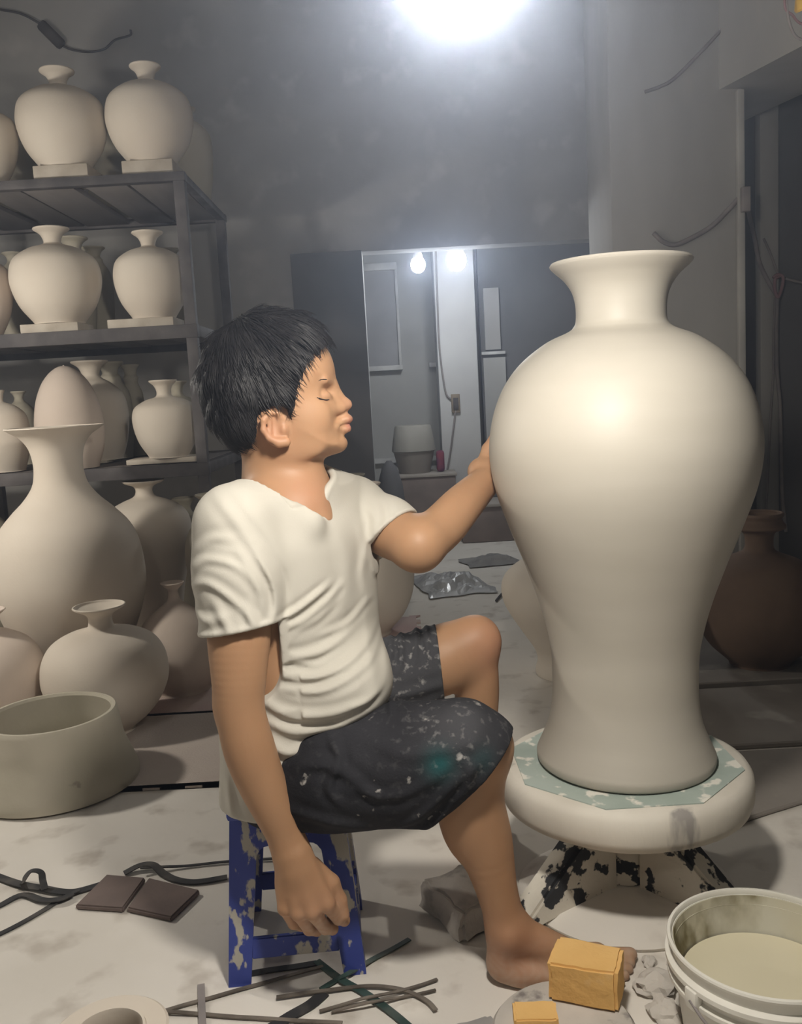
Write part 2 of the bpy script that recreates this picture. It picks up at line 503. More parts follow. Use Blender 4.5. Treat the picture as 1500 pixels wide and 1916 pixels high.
foam_mat(-1, 2, M_MAT_PINK, 'pinkish foam puzzle mat under the big pot behind the man\'s waist', 'foam puzzle mats under the pots')

# ---- the ground group at the left
basin_px = [(1462, 150), (1448, 149), (1420, 139), (1392, 129), (1365, 125), (1337, 121)]
Yb_ = gr(100, 1462, MATZ)[1]
pr_, z0_ = pot_profile(100, Yb_, basin_px, wall=0.017)
o = lathe('basin', pr_, M_BISQUE_WARM, None, (at(100, 1400, Yb_)[0], Yb_, MATZ), (0, 0, 0.4), 72)
tag(o, 'wide open unglazed basin with thick straight wall and flared foot, on the mat', 'basin')

pot('long_neck_vase', 'largest unglazed vase at left, with a tall flared trumpet neck, behind the round bottle', 'vase', 130,
    [(1352, 66), (1345, 66), (1290, 78), (1230, 102), (1175, 121), (1120, 134), (1070, 137), (1020, 131), (985, 117), (955, 92), (930, 67), (905, 50), (880, 44.5), (855, 45), (832, 51), (814, 64), (803, 80), (797, 89)],
    M_BISQUE, Y=3.12, zfloor=MATZ, cy=1070, seg=80, wall=0.008)
pot('round_bottle', 'round unglazed bottle with small flanged neck, standing right behind the open basin', 'vase', 197,
    [(1366, 44), (1360, 45), (1338, 74), (1310, 98), (1280, 112), (1254, 115), (1225, 110), (1200, 94), (1184, 66), (1177, 38), (1172, 25), (1160, 21.5), (1149, 24), (1141, 36), (1136, 46), (1133, 48)],
    M_BISQUE, zfloor=MATZ, cy=1254, seg=72)
pot('round_bottle', 'round unglazed bottle cut by the left edge of the picture, beside the basin', 'vase', -18,
    [(1372, 40), (1366, 41), (1340, 70), (1310, 90), (1270, 99), (1235, 94), (1205, 76), (1186, 46), (1178, 26), (1168, 20), (1157, 22), (1148, 34), (1143, 40)],
    M_BISQUE_PINK, zfloor=MATZ, cy=1270)
pot('round_bottle', 'bell-shaped unglazed bottle with narrow neck, next to the man\'s hanging elbow', 'vase', 334,
    [(1288, 56), (1280, 58), (1255, 74), (1222, 82), (1190, 76), (1160, 58), (1138, 32), (1124, 14), (1112, 9.5), (1102, 10), (1095, 17), (1090, 22)],
    M_BISQUE_PINK, zfloor=MATZ, cy=1222)
pot('shouldered_vase', 'broad-shouldered unglazed vase with short spool neck, right of the trumpet neck', 'vase', 276,
    [(1240, 46), (1232, 46), (1170, 50), (1110, 58), (1060, 70), (1020, 79), (990, 81), (965, 76), (948, 62), (937, 42), (930, 24), (924, 17), (915, 15.5), (908, 20), (903, 33), (899, 39)],
    M_BISQUE, Y=3.60, zfloor=0.001, cy=990)
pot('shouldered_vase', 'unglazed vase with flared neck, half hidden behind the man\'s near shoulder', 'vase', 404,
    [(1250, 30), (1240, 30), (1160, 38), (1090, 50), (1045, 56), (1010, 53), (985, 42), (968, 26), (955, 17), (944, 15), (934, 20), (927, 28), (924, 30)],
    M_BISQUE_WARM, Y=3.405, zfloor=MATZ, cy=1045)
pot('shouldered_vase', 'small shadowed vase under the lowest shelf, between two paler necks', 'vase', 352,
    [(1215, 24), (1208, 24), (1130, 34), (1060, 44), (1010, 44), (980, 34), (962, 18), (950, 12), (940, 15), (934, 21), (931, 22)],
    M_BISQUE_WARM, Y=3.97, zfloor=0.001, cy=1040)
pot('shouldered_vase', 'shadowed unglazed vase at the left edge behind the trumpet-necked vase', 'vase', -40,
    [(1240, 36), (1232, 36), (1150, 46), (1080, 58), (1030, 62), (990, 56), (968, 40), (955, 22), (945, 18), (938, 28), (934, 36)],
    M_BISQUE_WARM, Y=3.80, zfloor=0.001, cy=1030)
pot('large_jar', 'big rounded white jar on the mat, seen behind the man\'s belly and raised elbow', 'vase', 680,
    [(1184, 46), (1176, 48), (1150, 72), (1115, 89), (1080, 95), (1040, 93), (1000, 82), (970, 62), (950, 40), (938, 28), (926, 27), (915, 34), (908, 41), (905, 43)],
    M_BISQUE, zfloor=MATZ, cy=1080)
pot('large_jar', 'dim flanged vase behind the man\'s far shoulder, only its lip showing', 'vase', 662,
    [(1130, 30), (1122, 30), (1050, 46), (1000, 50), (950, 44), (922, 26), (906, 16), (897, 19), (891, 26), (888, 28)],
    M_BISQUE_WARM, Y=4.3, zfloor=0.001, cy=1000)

# ---- behind the wheel
pot('baluster_vase', 'smaller white baluster vase on the floor, peeking out left behind the large vase', 'vase', 1075,
    [(1256, 77), (1248, 77), (1232, 73), (1215, 76), (1200, 84), (1172, 103), (1128, 130), (1095, 137), (1070, 128), (1050, 104), (1036, 70), (1026, 46), (1016, 40), (1006, 44), (997, 56), (994, 58)],
    M_BISQUE, zfloor=0.0, cy=1095)
pot('brown_jar', 'dark raw brown clay jar with thick collar, in shadow at the right edge', 'vase', 1420,
    [(1240, 54), (1232, 58), (1200, 92), (1160, 112), (1120, 114), (1080, 104), (1052, 78), (1037, 44), (1028, 28), (1012, 25), (996, 29), (988, 46), (982, 47), (972, 40), (964, 44), (961, 44)],
    M_BROWN_CLAY, zfloor=0.03, cy=1120, wall=0.009)

# ---- near bottom-left corner: flanged white jar cut by the lower edge
Yn_ = gr(203, 1936, 0.13)[1]
s_ = Yn_ / FOC * 1.05
lathe_o = lathe('flanged_jar', [(0.040, 0), (0.062, 0.004), (0.078, 0.04), (0.072, 0.085), (0.056, 0.112), (0.060, 0.122), (0.078, 0.127), (0.083, 0.131), (0.079, 0.134), (0.052, 0.133), (0.0505, 0.1365), (0.047, 0.1365), (0.0455, 0.131), (0.047, 0.10), (0.062, 0.07), (0.062, 0.03), (0.03, 0.01)],
                M_BISQUE, None, (at(203, 1936, Yn_)[0], Yn_, 0.0), (0, 0, 0), 64)
tag(lathe_o, 'white flanged jar mouth cut by the lower left edge of the picture', 'jar')

# ================================================================== RACK
RY0, RY1 = 3.55, 4.36
XR = at(345, 322, RY0)[0]
XL = -2.6
Z1 = at(345, 322, RY0)[2]; Z2 = at(350, 607, RY0)[2]; Z3 = at(392, 864, RY0)[2]
rk = empty('shelf_rack', (XR, RY0, 0))
tag(rk, 'dark iron three-tier shelf rack with plank shelves full of unglazed vases', 'rack')
def rpart(name, lo, hi, mat=M_RACK, bev=0.002, jit=0.0):
    o = box(name, lo, hi, mat, None, bev, jit)
    o.data.transform(Matrix.Translation(-Vector(rk.location))); o.parent = rk
    return o
pw = 0.042
for yy in (RY0, RY1):
    for xx in (XR, -1.9):
        rpart('post', (xx - pw, yy - pw / 2, 0.0), (xx, yy + pw / 2, Z1 - 0.002))
for zt, hb in ((Z1, 0.034), (Z2, 0.052), (Z3, 0.05)):
    rpart('rail', (XL, RY0 - 0.026, zt - hb), (XR + 0.004, RY0 + 0.012, zt - 0.001))
    rpart('rail', (XL, RY1 - 0.012, zt - hb), (XR + 0.004, RY1 + 0.026, zt - 0.001))
    rpart('end_rail', (XR - 0.034, RY0 + 0.014, zt - hb * 0.9), (XR + 0.002, RY1 - 0.014, zt - 0.002))
    x = XR - 0.04
    k = 0
    while x > XL + 0.12:
        w = random.uniform(0.13, 0.20)
        rpart('plank', (x - w, RY0 + 0.014, zt - 0.022 - random.uniform(0, 0.004)), (x, RY1 - 0.014, zt - 0.003), M_PLANK, 0.002)
        x -= w + (0.05 if k % 2 and zt == Z1 else 0.012)
        k += 1

G1, G2, G3 = 'vases on the top shelf', 'vases on the middle shelf', 'vases on the lowest shelf'
def ware_board(label, x0p, x1p, yb, Y, ztop, zbot, dpt=0.26, rz=0.0):
    a, b = at(x0p, yb, Y)[0], at(x1p, yb, Y)[0]
    bm = bmesh.new()
    box_bm(bm, (0, 0, (ztop - zbot) / 2), (b - a, dpt, ztop - zbot), 0.003)
    o = bm_obj('ware_board', bm, M_DRY_BOARD, None, True, ((a + b) / 2, Y, zbot), (0, 0, rz), auto=math.radians(40))
    tag(o, label, 'board', 'ware boards under shelf vases')
# front rows stand on ware boards at RY0+0.16
YF = RY0 + 0.10
BT = 0.055
ware_board('pale ware board under the second round vase on the top shelf', 78, 178, 318, YF, Z1 + BT - .001, Z1 + 0.001, 0.19)
ware_board('pale ware board under the rightmost round vase on the top shelf', 240, 333, 312, YF, Z1 + BT - .001, Z1 + 0.001, 0.19)
ware_board('pale ware board under the big round vase on the middle shelf', 54, 160, 603, YF, Z2 + 0.034, Z2 + 0.001, 0.19)
ware_board('thin ware board under the rightmost vase on the middle shelf', 213, 334, 592, YF, Z2 + 0.034, Z2 + 0.001, 0.19)
ware_board('thin white ware board under the rightmost vase on the lowest shelf', 248, 380, 856, YF + 0.035, Z3 + 0.021, Z3 + 0.001, 0.19)
ware_board('thin ware board under the tall vases on the lowest shelf', 142, 214, 860, 3.925, Z3 + 0.012, Z3 + 0.001, 0.20)
pot('round_vase', 'round unglazed vase with flared lip, second from left on the top shelf front row', 'vase', 115, globular(133, 32, 157, 15.5, 222, 81.5, 307, 46, 163), M_BISQUE, Y=YF, zfloor=Z1 + BT, group=G1, cy=222)
pot('round_vase', 'round unglazed vase at the right end of the top shelf, nearest the glow', 'vase', 279, globular(124, 29, 149, 14.5, 216, 80, 298, 44, 154), M_BISQUE, Y=YF, zfloor=Z1 + BT, group=G1, cy=216)
pot('round_vase', 'round unglazed vase on the top shelf cut by the left edge', 'vase', -45, globular(189, 26, 203, 14, 245, 73, 325, 40, 206), M_BISQUE, Y=YF, zfloor=Z1 + 0.001, group=G1, cy=245)
pot('round_vase', 'big round unglazed vase with flared lip, middle shelf, left of centre', 'vase', 104, globular(428, 33, 452, 15.5, 515, 82, 597, 46, 458), M_BISQUE, Y=YF, zfloor=Z2 + 0.035, group=G2, cy=515)
pot('round_vase', 'round unglazed vase at the right end of the middle shelf, beside the post', 'vase', 282, globular(435, 29, 458, 13, 513, 68, 583, 40, 463), M_BISQUE, Y=YF, zfloor=Z2 + 0.035, group=G2, cy=513)
pot('round_vase', 'round unglazed vase on the middle shelf cut by the left edge', 'vase', -48, globular(461, 30, 474, 14, 530, 66, 606, 40, 480), M_BISQUE_PINK, Y=YF, zfloor=Z2 + 0.001, group=G2, cy=530)
pot('round_vase', 'rounded unglazed vase with wide lip at the right end of the lowest shelf', 'vase', 310, globular(712, 26, 734, 13, 778, 61, 850, 37, 742), M_BISQUE, Y=YF, zfloor=Z3 + 0.022, group=G3, cy=778)
pot('ovoid_vase', 'tall ovoid unglazed vase on the lowest shelf, right behind the smooth egg form', 'vase', 176, globular(676, 34, 700, 16, 770, 62, 856, 46, 708), M_BISQUE, Y=3.925, zfloor=Z3 + 0.012, group=G3, cy=770)
pot('egg_form', 'smooth egg-shaped unglazed form without a neck, above the trumpet neck', 'vase', 131,
    [(866, 46), (860, 48), (835, 58), (805, 62), (775, 60), (745, 54), (718, 43), (701, 31), (691, 20), (685.5, 10), (684, 2)], M_BISQUE_PINK, Y=3.615, zfloor=Z3 + 0.001, group=G3, cy=805)
pot('round_vase', 'squat unglazed vase at the left end of the lowest shelf', 'vase', 2, globular(731, 13, 748, 9, 800, 50, 872, 36, 753), M_BISQUE, Y=YF, zfloor=Z3 + 0.001, group=G3, cy=800)
# second rows
YB = RY1 - 0.17
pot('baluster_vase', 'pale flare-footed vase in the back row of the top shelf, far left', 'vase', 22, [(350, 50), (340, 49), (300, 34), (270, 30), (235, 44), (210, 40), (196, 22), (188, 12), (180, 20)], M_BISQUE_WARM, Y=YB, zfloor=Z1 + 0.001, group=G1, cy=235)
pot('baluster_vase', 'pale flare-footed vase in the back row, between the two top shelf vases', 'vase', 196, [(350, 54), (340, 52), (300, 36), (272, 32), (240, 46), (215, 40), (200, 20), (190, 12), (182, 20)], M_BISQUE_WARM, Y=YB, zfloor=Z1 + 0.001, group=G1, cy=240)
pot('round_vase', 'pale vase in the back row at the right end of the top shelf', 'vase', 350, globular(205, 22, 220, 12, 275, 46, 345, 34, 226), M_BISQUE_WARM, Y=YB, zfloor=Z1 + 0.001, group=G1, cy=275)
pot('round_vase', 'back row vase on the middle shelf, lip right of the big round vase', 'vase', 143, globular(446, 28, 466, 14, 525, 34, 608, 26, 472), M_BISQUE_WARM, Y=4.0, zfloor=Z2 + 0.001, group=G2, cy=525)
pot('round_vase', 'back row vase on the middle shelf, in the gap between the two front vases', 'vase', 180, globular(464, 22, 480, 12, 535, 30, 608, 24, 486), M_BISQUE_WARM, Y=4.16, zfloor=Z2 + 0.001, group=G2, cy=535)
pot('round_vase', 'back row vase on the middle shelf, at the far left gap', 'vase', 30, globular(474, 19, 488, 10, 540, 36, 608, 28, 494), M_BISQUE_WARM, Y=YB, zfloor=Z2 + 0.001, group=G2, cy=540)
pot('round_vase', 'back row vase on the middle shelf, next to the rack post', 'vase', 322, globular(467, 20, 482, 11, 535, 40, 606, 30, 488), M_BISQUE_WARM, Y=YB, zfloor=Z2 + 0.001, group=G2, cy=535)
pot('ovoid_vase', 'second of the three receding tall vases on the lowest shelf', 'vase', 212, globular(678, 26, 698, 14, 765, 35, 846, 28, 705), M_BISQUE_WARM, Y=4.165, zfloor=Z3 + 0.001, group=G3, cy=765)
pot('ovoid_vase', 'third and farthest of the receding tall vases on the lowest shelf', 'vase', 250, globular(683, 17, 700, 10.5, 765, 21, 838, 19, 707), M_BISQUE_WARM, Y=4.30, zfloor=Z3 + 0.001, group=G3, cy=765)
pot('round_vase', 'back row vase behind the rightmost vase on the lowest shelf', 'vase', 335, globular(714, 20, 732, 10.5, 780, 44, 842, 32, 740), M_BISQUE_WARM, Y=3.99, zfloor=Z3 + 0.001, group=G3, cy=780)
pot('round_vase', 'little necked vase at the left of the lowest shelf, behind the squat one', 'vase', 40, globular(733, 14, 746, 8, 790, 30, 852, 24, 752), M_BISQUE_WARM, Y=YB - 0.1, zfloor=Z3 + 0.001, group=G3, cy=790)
# ================================================================== LAMPS (bulbs of the workshop, plus an added rear fill)
def bulb(name, pos, R, strength, col, label, group=None, cord_top=3.69, seg=20):
    t = empty(name, pos)
    tag(t, label, 'lamp', group)
    prof = [(0.004, -R), (R * 0.45, -R * 0.90), (R * 0.80, -R * 0.60), (R * 0.98, -R * 0.15), (R, R * 0.15), (R * 0.93, R * 0.55), (R * 0.72, R * 0.95)]
    lathe('bulb', prof, emitter('lamp_glow', col, strength), t, seg=seg)
    lathe('housing', [(R * 0.70, R * 0.96), (R * 0.66, R * 1.35), (R * 0.40, R * 1.9), (R * 0.30, R * 2.6), (0.004, R * 2.65)], M_FRAME, t, seg=seg)
    V, Fc = tube_data([(0, 0, R * 2.6), (0, 0, cord_top - pos[2])], 0.004, 6)
    mesh_obj('cord', V, Fc, M_CABLE_DARK, t)
    return t
WARM = (1.0, 0.945, 0.86)
bulb('hanging_bulb', MAIN_BULB_POS, 0.050, BULB_MAIN, WARM, 'large bright bulb hanging at the top centre over the potter, in a bluish glow')
bulb('hanging_bulb', LEFT_BULB_POS, 0.058, BULB_LEFT, WARM, 'bulb hanging left of the picture over the drying pots')
bulb('hanging_bulb', REAR_FILL_POS, 0.058, FILL_REAR, WARM, 'added fill bulb, unseen behind the viewpoint')  # made-up lamp, added to brighten the scene from the front
YL = 5.4
fb = at(782, 497, YL); bulb('far_bulb', tuple(at(782, 497, YL)), 0.042, BULB_FAR, (0.9, 0.95, 1.0), 'smaller bright bulb in the far room, left of the white column')
bulb('far_bulb', tuple(at(854, 489, YL)), 0.056, BULB_FAR, (0.92, 0.96, 1.0), 'larger bright bulb in the far room, in front of the white column')

# ================================================================== WHEEL + LARGE VASE
WY = 1.68
wc = at(1165, 1421, WY)
WZ = float(wc[2]); WX = float(wc[0])
dep = float((wc - CAM_P) @ _f)
pm = dep / FOC                                  # metres per photo pixel here
M_WHEEL = material('clayey_wheel', (0.70, 0.66, 0.585), (0.58, 0.54, 0.47), rough=0.8, scale=5, stretch=(1, 1, 0.25), bump=0.35, bscale=45, c3=(0.30, 0.28, 0.26), s3=12, lo3=0.64, hi3=0.72)
M_OCT = material('green_octagon', (0.33, 0.39, 0.35), (0.40, 0.46, 0.42), rough=0.75, scale=10, c3=(0.72, 0.70, 0.63), s3=26, lo3=0.56, hi3=0.62, bump=0.2, bscale=80)
M_CHIP = material('chipped_iron', (0.66, 0.62, 0.54), (0.035, 0.036, 0.04), rough=0.8, scale=26, detail=12, lo=0.54, hi=0.57, bump=0.5, bscale=60)
wh = empty('potters_wheel', (WX, WY, 0))
tag(wh, 'clay-smeared potter\'s turntable with thick white disc, under the large vase', 'wheel')
Rw = 231 * pm
lathe('wheel_head', [(0.03, WZ - 0.074), (Rw * 0.93, WZ - 0.074), (Rw * 0.975, WZ - 0.068), (Rw * 0.998, WZ - 0.052), (Rw, WZ - 0.030), (Rw * 0.992, WZ - 0.014), (Rw * 0.965, WZ - 0.004), (Rw * 0.925, WZ), (Rw * 0.4, WZ), (0.02, WZ)], M_WHEEL, wh, seg=96, auto=math.radians(60))
lathe('under_disc', [(0.03, WZ - 0.100), (Rw * 0.70, WZ - 0.100), (Rw * 0.80, WZ - 0.092), (Rw * 0.86, WZ - 0.078), (Rw * 0.86, WZ - 0.0745), (0.03, WZ - 0.0745)], M_WHEEL, wh, seg=80, auto=math.radians(60))
bm = bmesh.new()
ro = Rw * 0.925
vs = [bm.verts.new((ro * math.cos(PI / 8 + k * PI / 4 + 0.02), ro * math.sin(PI / 8 + k * PI / 4 + 0.02), WZ + 0.0022)) for k in range(8)]
f = bm.faces.new(vs)
r_ = bmesh.ops.extrude_face_region(bm, geom=[f])
for v in r_['geom']:
    if isinstance(v, bmesh.types.BMVert): v.co.z = WZ + 0.0002
bm_obj('octagon_mat', bm, M_OCT, wh)
lathe('shaft', [(0.045, 0.035), (0.052, 0.04), (0.050, 0.13), (0.056, WZ - 0.1005), (0.01, WZ - 0.1005)], M_CHIP, wh, seg=40)
lathe('foot_plate', [(0.20, 0.0), (0.205, 0.008), (0.18, 0.022), (0.07, 0.036), (0.01, 0.036)], M_FLOOR, wh, seg=48, wob=0.03)
for a in (205, 318, 85):
    a = math.radians(a)
    bm = bmesh.new()
    th = 0.030
    P2 = [(0.040, 0.030), (0.245, 0.004), (0.245, 0.030), (0.098, WZ - 0.103), (0.040, WZ - 0.103)]
    lo_ = [bm.verts.new((p[0], -th, p[1])) for p in P2]
    hi_ = [bm.verts.new((p[0], th, p[1])) for p in P2]
    bm.faces.new(lo_); bm.faces.new(hi_[::-1])
    for i in range(5):
        j = (i + 1) % 5
        bm.faces.new((lo_[j], lo_[i], hi_[i], hi_[j]))
    bmesh.ops.bevel(bm, geom=list(bm.edges), offset=0.006, segments=2, affect='EDGES')
    bm_obj('gusset_leg', bm, M_CHIP, wh, True, rot=(0, 0, a), auto=math.radians(40))

vase_px = [(1412, 158), (1408, 162), (1398, 163), (1388, 159), (1370, 151), (1340, 140), (1300, 133.5), (1255, 133), (1200, 140), (1130, 157), (1050, 186), (980, 215), (910, 241), (850, 253), (800, 252.5), (750, 242), (705, 222), (665, 190), (630, 139), (612, 99), (602, 87), (588, 83), (560, 84), (535, 91), (514, 105), (499, 121), (491, 129), (487, 131.5)]
prof, z0 = pot_profile(1168, WY, vase_px, wall=0.010, n=9)
vt = empty('large_vase', (at(1169, 1410, WY)[0], WY, WZ + 0.0045))
vt.rotation_euler = (0, math.radians(0.8), 0)
vase_px = [(y, h * (0.975 if y < 1250 and y > 640 else 1.0)) for y, h in vase_px]
prof, z0 = pot_profile(1168, WY, vase_px, wall=0.010, n=9)
tag(vt, 'large smooth cream baluster vase with flared neck, standing on the potter\'s wheel', 'vase')
lathe('vessel', [(r, z) for r, z in prof], M_GLAZE, vt, seg=128)

# ================================================================== BUCKET
BY = 1.245
bc = at(1432, 1757, BY)
bs = float((bc - CAM_P) @ _f) / FOC
Rb = 178 * bs
BZ = float(bc[2])
M_BUCKET = material('white_bucket', (0.74, 0.72, 0.66), (0.62, 0.60, 0.53), rough=0.5, scale=5, spec=0.4)
M_BUCKET_IN = material('stained_bucket', (0.56, 0.53, 0.42), (0.17, 0.14, 0.06), rough=0.6, scale=16, stretch=(1, 1, 0.6), lo=0.44, hi=0.60, c3=(0.58, 0.56, 0.47), s3=7, lo3=0.56, hi3=0.70)
M_WATER = material('cloudy_water', (0.64, 0.59, 0.43), (0.68, 0.63, 0.47), rough=0.08, scale=4, spec=0.5)
bk = empty('plastic_bucket', (float(bc[0]), BY, 0.0))
tag(bk, 'white plastic bucket of cloudy water in the lower right corner', 'bucket')
z = BZ
lathe('bucket_wall', [(Rb * 0.80, 0.0), (Rb * 0.83, 0.006), (Rb * 0.925, z - 0.062), (Rb * 1.0, z - 0.058), (Rb * 1.0, z - 0.052), (Rb * 0.945, z - 0.049), (Rb * 0.95, z - 0.038), (Rb * 1.02, z - 0.034), (Rb * 1.02, z - 0.027), (Rb * 0.955, z - 0.024), (Rb * 0.96, z - 0.011), (Rb * 0.965, z - 0.0075),
      (Rb * 0.94, z - 0.0075), (Rb * 0.93, z - 0.03), (Rb * 0.80, 0.010), (0.01, 0.010)], M_BUCKET, bk, seg=96)
lathe('bucket_rim', [(Rb * 0.950, z - 0.0072), (Rb * 0.995, z - 0.0070), (Rb * 1.004, z - 0.003), (Rb * 0.995, z), (Rb * 0.965, z + 0.0005), (Rb * 0.952, z - 0.002)], M_BUCKET, bk, seg=96, ring=True)
ri = lathe('stained_lining', [(Rb * 0.86, z - 0.085), (Rb * 0.925, z - 0.024), (Rb * 0.917, z - 0.0225), (Rb * 0.934, z - 0.021), (Rb * 0.938, z - 0.008), (Rb * 0.930, z - 0.008), (Rb * 0.922, z - 0.021), (Rb * 0.85, z - 0.085)], M_BUCKET_IN, bk, seg=96, ring=True)
lathe('water', [(0.01, z - 0.080), (Rb * 0.848, z - 0.080), (Rb * 0.853, z - 0.066), (0.01, z - 0.0655)], M_WATER, bk, seg=64)
a = math.radians(205)
bm = bmesh.new(); box_bm(bm, (Rb * 0.99 * math.cos(a), Rb * 0.99 * math.sin(a), z - 0.045), (0.016, 0.022, 0.03), 0.003, Matrix.Rotation(a, 3, 'Z'))
bm_obj('handle_lug', bm, M_BUCKET, bk, True, auto=math.radians(40))
hp = [(Rb * 1.045 * math.cos(t), Rb * 1.045 * math.sin(t), z - 0.045 - 0.10 * math.sin((t - a) / (PI) * PI)) for t in np.linspace(a, a + PI, 24)]
V, Fc = tube_data(hp, 0.0022, 6); mesh_obj('wire_handle', V, Fc, M_CABLE, bk)

# ================================================================== STOOL
M_STOOL = material('blue_plastic', (0.050, 0.075, 0.34), (0.035, 0.055, 0.26), rough=0.55, scale=6, c3=(0.45, 0.43, 0.38), s3=34, lo3=0.54, hi3=0.575, spec=0.4, bump=0.1, stretch=(1, 1, 0.55))
STX, STY, SZ = -0.232, 1.575, 0.308
st = empty('plastic_stool', (STX, STY, 0), math.radians(4))
tag(st, 'low blue plastic stool, paint-scuffed, under the seated man', 'stool')
wt, wb_ = 0.096, 0.119        # half widths, top / bottom
def hw(z): return wb_ + (wt - wb_) * z / SZ
bm = bmesh.new(); box_bm(bm, (0, 0, SZ - 0.009), (wt * 2 + 0.012, wt * 2 + 0.012, 0.018), 0.007)
bm_obj('seat', bm, M_STOOL, st, True, auto=math.radians(45))
def prism(name, P, d0, d1, face, inset=0.0):
    """panel lying in the sloped side `face` (0 front,1 right,2 back,3 left); P = [(s,z)] with s measured along the side"""
    bm = bmesh.new()
    def pt(s, z_, d):
        n = hw(z_) - d
        v = [(s, -n), (n, s), (-s, n), (-n, -s)][face]
        return (v[0], v[1], z_)
    o_ = [bm.verts.new(pt(s, z_, d0)) for s, z_ in P]
    i_ = [bm.verts.new(pt(s, z_, d1)) for s, z_ in P]
    bm.faces.new(o_); bm.faces.new(i_[::-1])
    n = len(P)
    for k in range(n):
        j = (k + 1) % n
        bm.faces.new((o_[j], o_[k], i_[k], i_[j]))
    bmesh.ops.bevel(bm, geom=list(bm.edges), offset=0.0022, segments=2, affect='EDGES', clamp_overlap=True)
    return bm
LW = 0.042
for sx in (-1, 1):
    for sy in (-1, 1):
        bm = bmesh.new()
        # corner leg of L section, tapering and splayed
        def L(z_):
            h = hw(z_); w = LW * (0.92 + 0.25 * z_ / SZ); t = 0.009
            return [(h, h), (h - w, h), (h - w, h - t), (h - t, h - t), (h - t, h - w), (h, h - w)]
        rings = []
        for z_ in (0.0, 0.1, 0.2, SZ - 0.016):
            rings.append([bm.verts.new((sx * p[0], sy * p[1], z_)) for p in L(z_)])
        for q in range(3):
            for k in range(6):
                j = (k + 1) % 6
                bm.faces.new((rings[q][k], rings[q][j], rings[q + 1][j], rings[q + 1][k]))
        bm.faces.new(rings[0]); bm.faces.new(rings[-1])
        bm_obj('leg', bm, M_STOOL, st, False)
for face in range(4):
    s1 = hw(0.24) - LW * 1.05
    P = [(-s1 - 0.004, SZ - 0.017), (-s1 - 0.004, 0.222)] + [(-s1 + 0.022 * (1 - math.cos(t)), 0.222 + 0.022 * math.sin(t)) for t in np.linspace(0, PI / 2, 5)][:] + [(s1 - 0.022 * (1 - math.sin(t)), 0.222 + 0.022 * math.cos(t)) for t in np.linspace(0, PI / 2, 5)] + [(s1 + 0.004, 0.222), (s1 + 0.004, SZ - 0.017)]
    bm_obj('apron', prism('apron', P, 0.0005, 0.008, face), M_STOOL, st, True, auto=math.radians(40))
    s2 = hw(0.05) - LW * 0.93
    bm_obj('crossbar', prism('crossbar', [(-s2, 0.045), (s2, 0.045), (s2 - 0.002, 0.082), (-s2 + 0.002, 0.082)], 0.0005, 0.010, face), M_STOOL, st, True, auto=math.radians(40))

# ================================================================== FOREGROUND: blocks, bat, plank, rubble
M_BLOCK = material('ochre_sponge', (0.80, 0.51, 0.20), (0.72, 0.43, 0.15), rough=0.85, scale=7, bump=0.6, bscale=70, c3=(0.78, 0.55, 0.28), s3=20, lo3=0.6, hi3=0.75, spec=0.2)
M_DUSTY_WHITE = material('dusty_plaster', (0.62, 0.58, 0.53), (0.48, 0.45, 0.41), rough=0.9, scale=8, bump=0.6, bscale=50, c3=(0.22, 0.20, 0.19), s3=16, lo3=0.63, hi3=0.70)
M_WET = material('wet_grey_clay', (0.30, 0.29, 0.28), (0.42, 0.41, 0.40), rough=0.45, scale=6, bump=0.7, bscale=30, c3=(0.13, 0.125, 0.125), s3=9, lo3=0.6, hi3=0.7)
M_STONE = material('grey_lump', (0.52, 0.48, 0.44), (0.40, 0.37, 0.335), rough=0.95, scale=10, bump=0.8, bscale=60, c3=(0.30, 0.275, 0.25), s3=24, lo3=0.55, hi3=0.68)
def rough_block(name, loc, size, rz, mat, amp, label, cat, cuts=7, rx=0.0, ry=0.0, taper=0.0, group=None, seed=1):
    bm = bmesh.new()
    bmesh.ops.create_cube(bm, size=1.0)
    bmesh.ops.bevel(bm, geom=list(bm.edges), offset=0.055, segments=2, affect='EDGES')
    bmesh.ops.subdivide_edges(bm, edges=[e for e in bm.edges if e.calc_length() > 0.3], cuts=cuts, use_grid_fill=True)
    from mathutils import noise
    for v in bm.verts:
        p = Vector((v.co.x * size[0], v.co.y * size[1], v.co.z * size[2]))
        k = 1 - taper * (v.co.z + 0.5)
        p.x *= k; p.y *= k
        n = noise.noise_vector(p * 28 + Vector((seed, 0, 0))) * amp + noise.noise_vector(p * 75 + Vector((seed * 3, 0, 0))) * amp * 0.5
        v.co = p + n
    o = bm_obj(name, bm, mat, None, True, loc, (rx, ry, rz), auto=math.radians(35))
    tag(o, label, cat, group)
    return o
def lump(name, loc, size, rz, mat, label, cat, group=None, seed=1, sub=3):
    from mathutils import noise
    bm = bmesh.new(); bmesh.ops.create_icosphere(bm, subdivisions=sub, radius=0.5)
    for v in bm.verts:
        n = v.co.normalized()
        k = 1 + 0.45 * noise.noise(n * 1.6 + Vector((seed * 7.3, 0, 0))) + 0.20 * noise.noise(n * 4.5 + Vector((0, seed * 3.1, 0)))
        p = n * 0.5 * k
        p = Vector((round(p.x * 3.2) / 3.2 * .35 + p.x * .65, p.y, round(p.z * 3) / 3 * .35 + p.z * .65))
        v.co = Vector((p.x * size[0], p.y * size[1], max(p.z, -0.32) * size[2]))
    zmin = min(v.co.z for v in bm.verts)
    for v in bm.verts: v.co.z -= zmin
    o = bm_obj(name, bm, mat, None, True, (loc[0], loc[1], 0.0), (0, 0, rz), auto=math.radians(28))
    tag(o, label, cat, group)
    return o
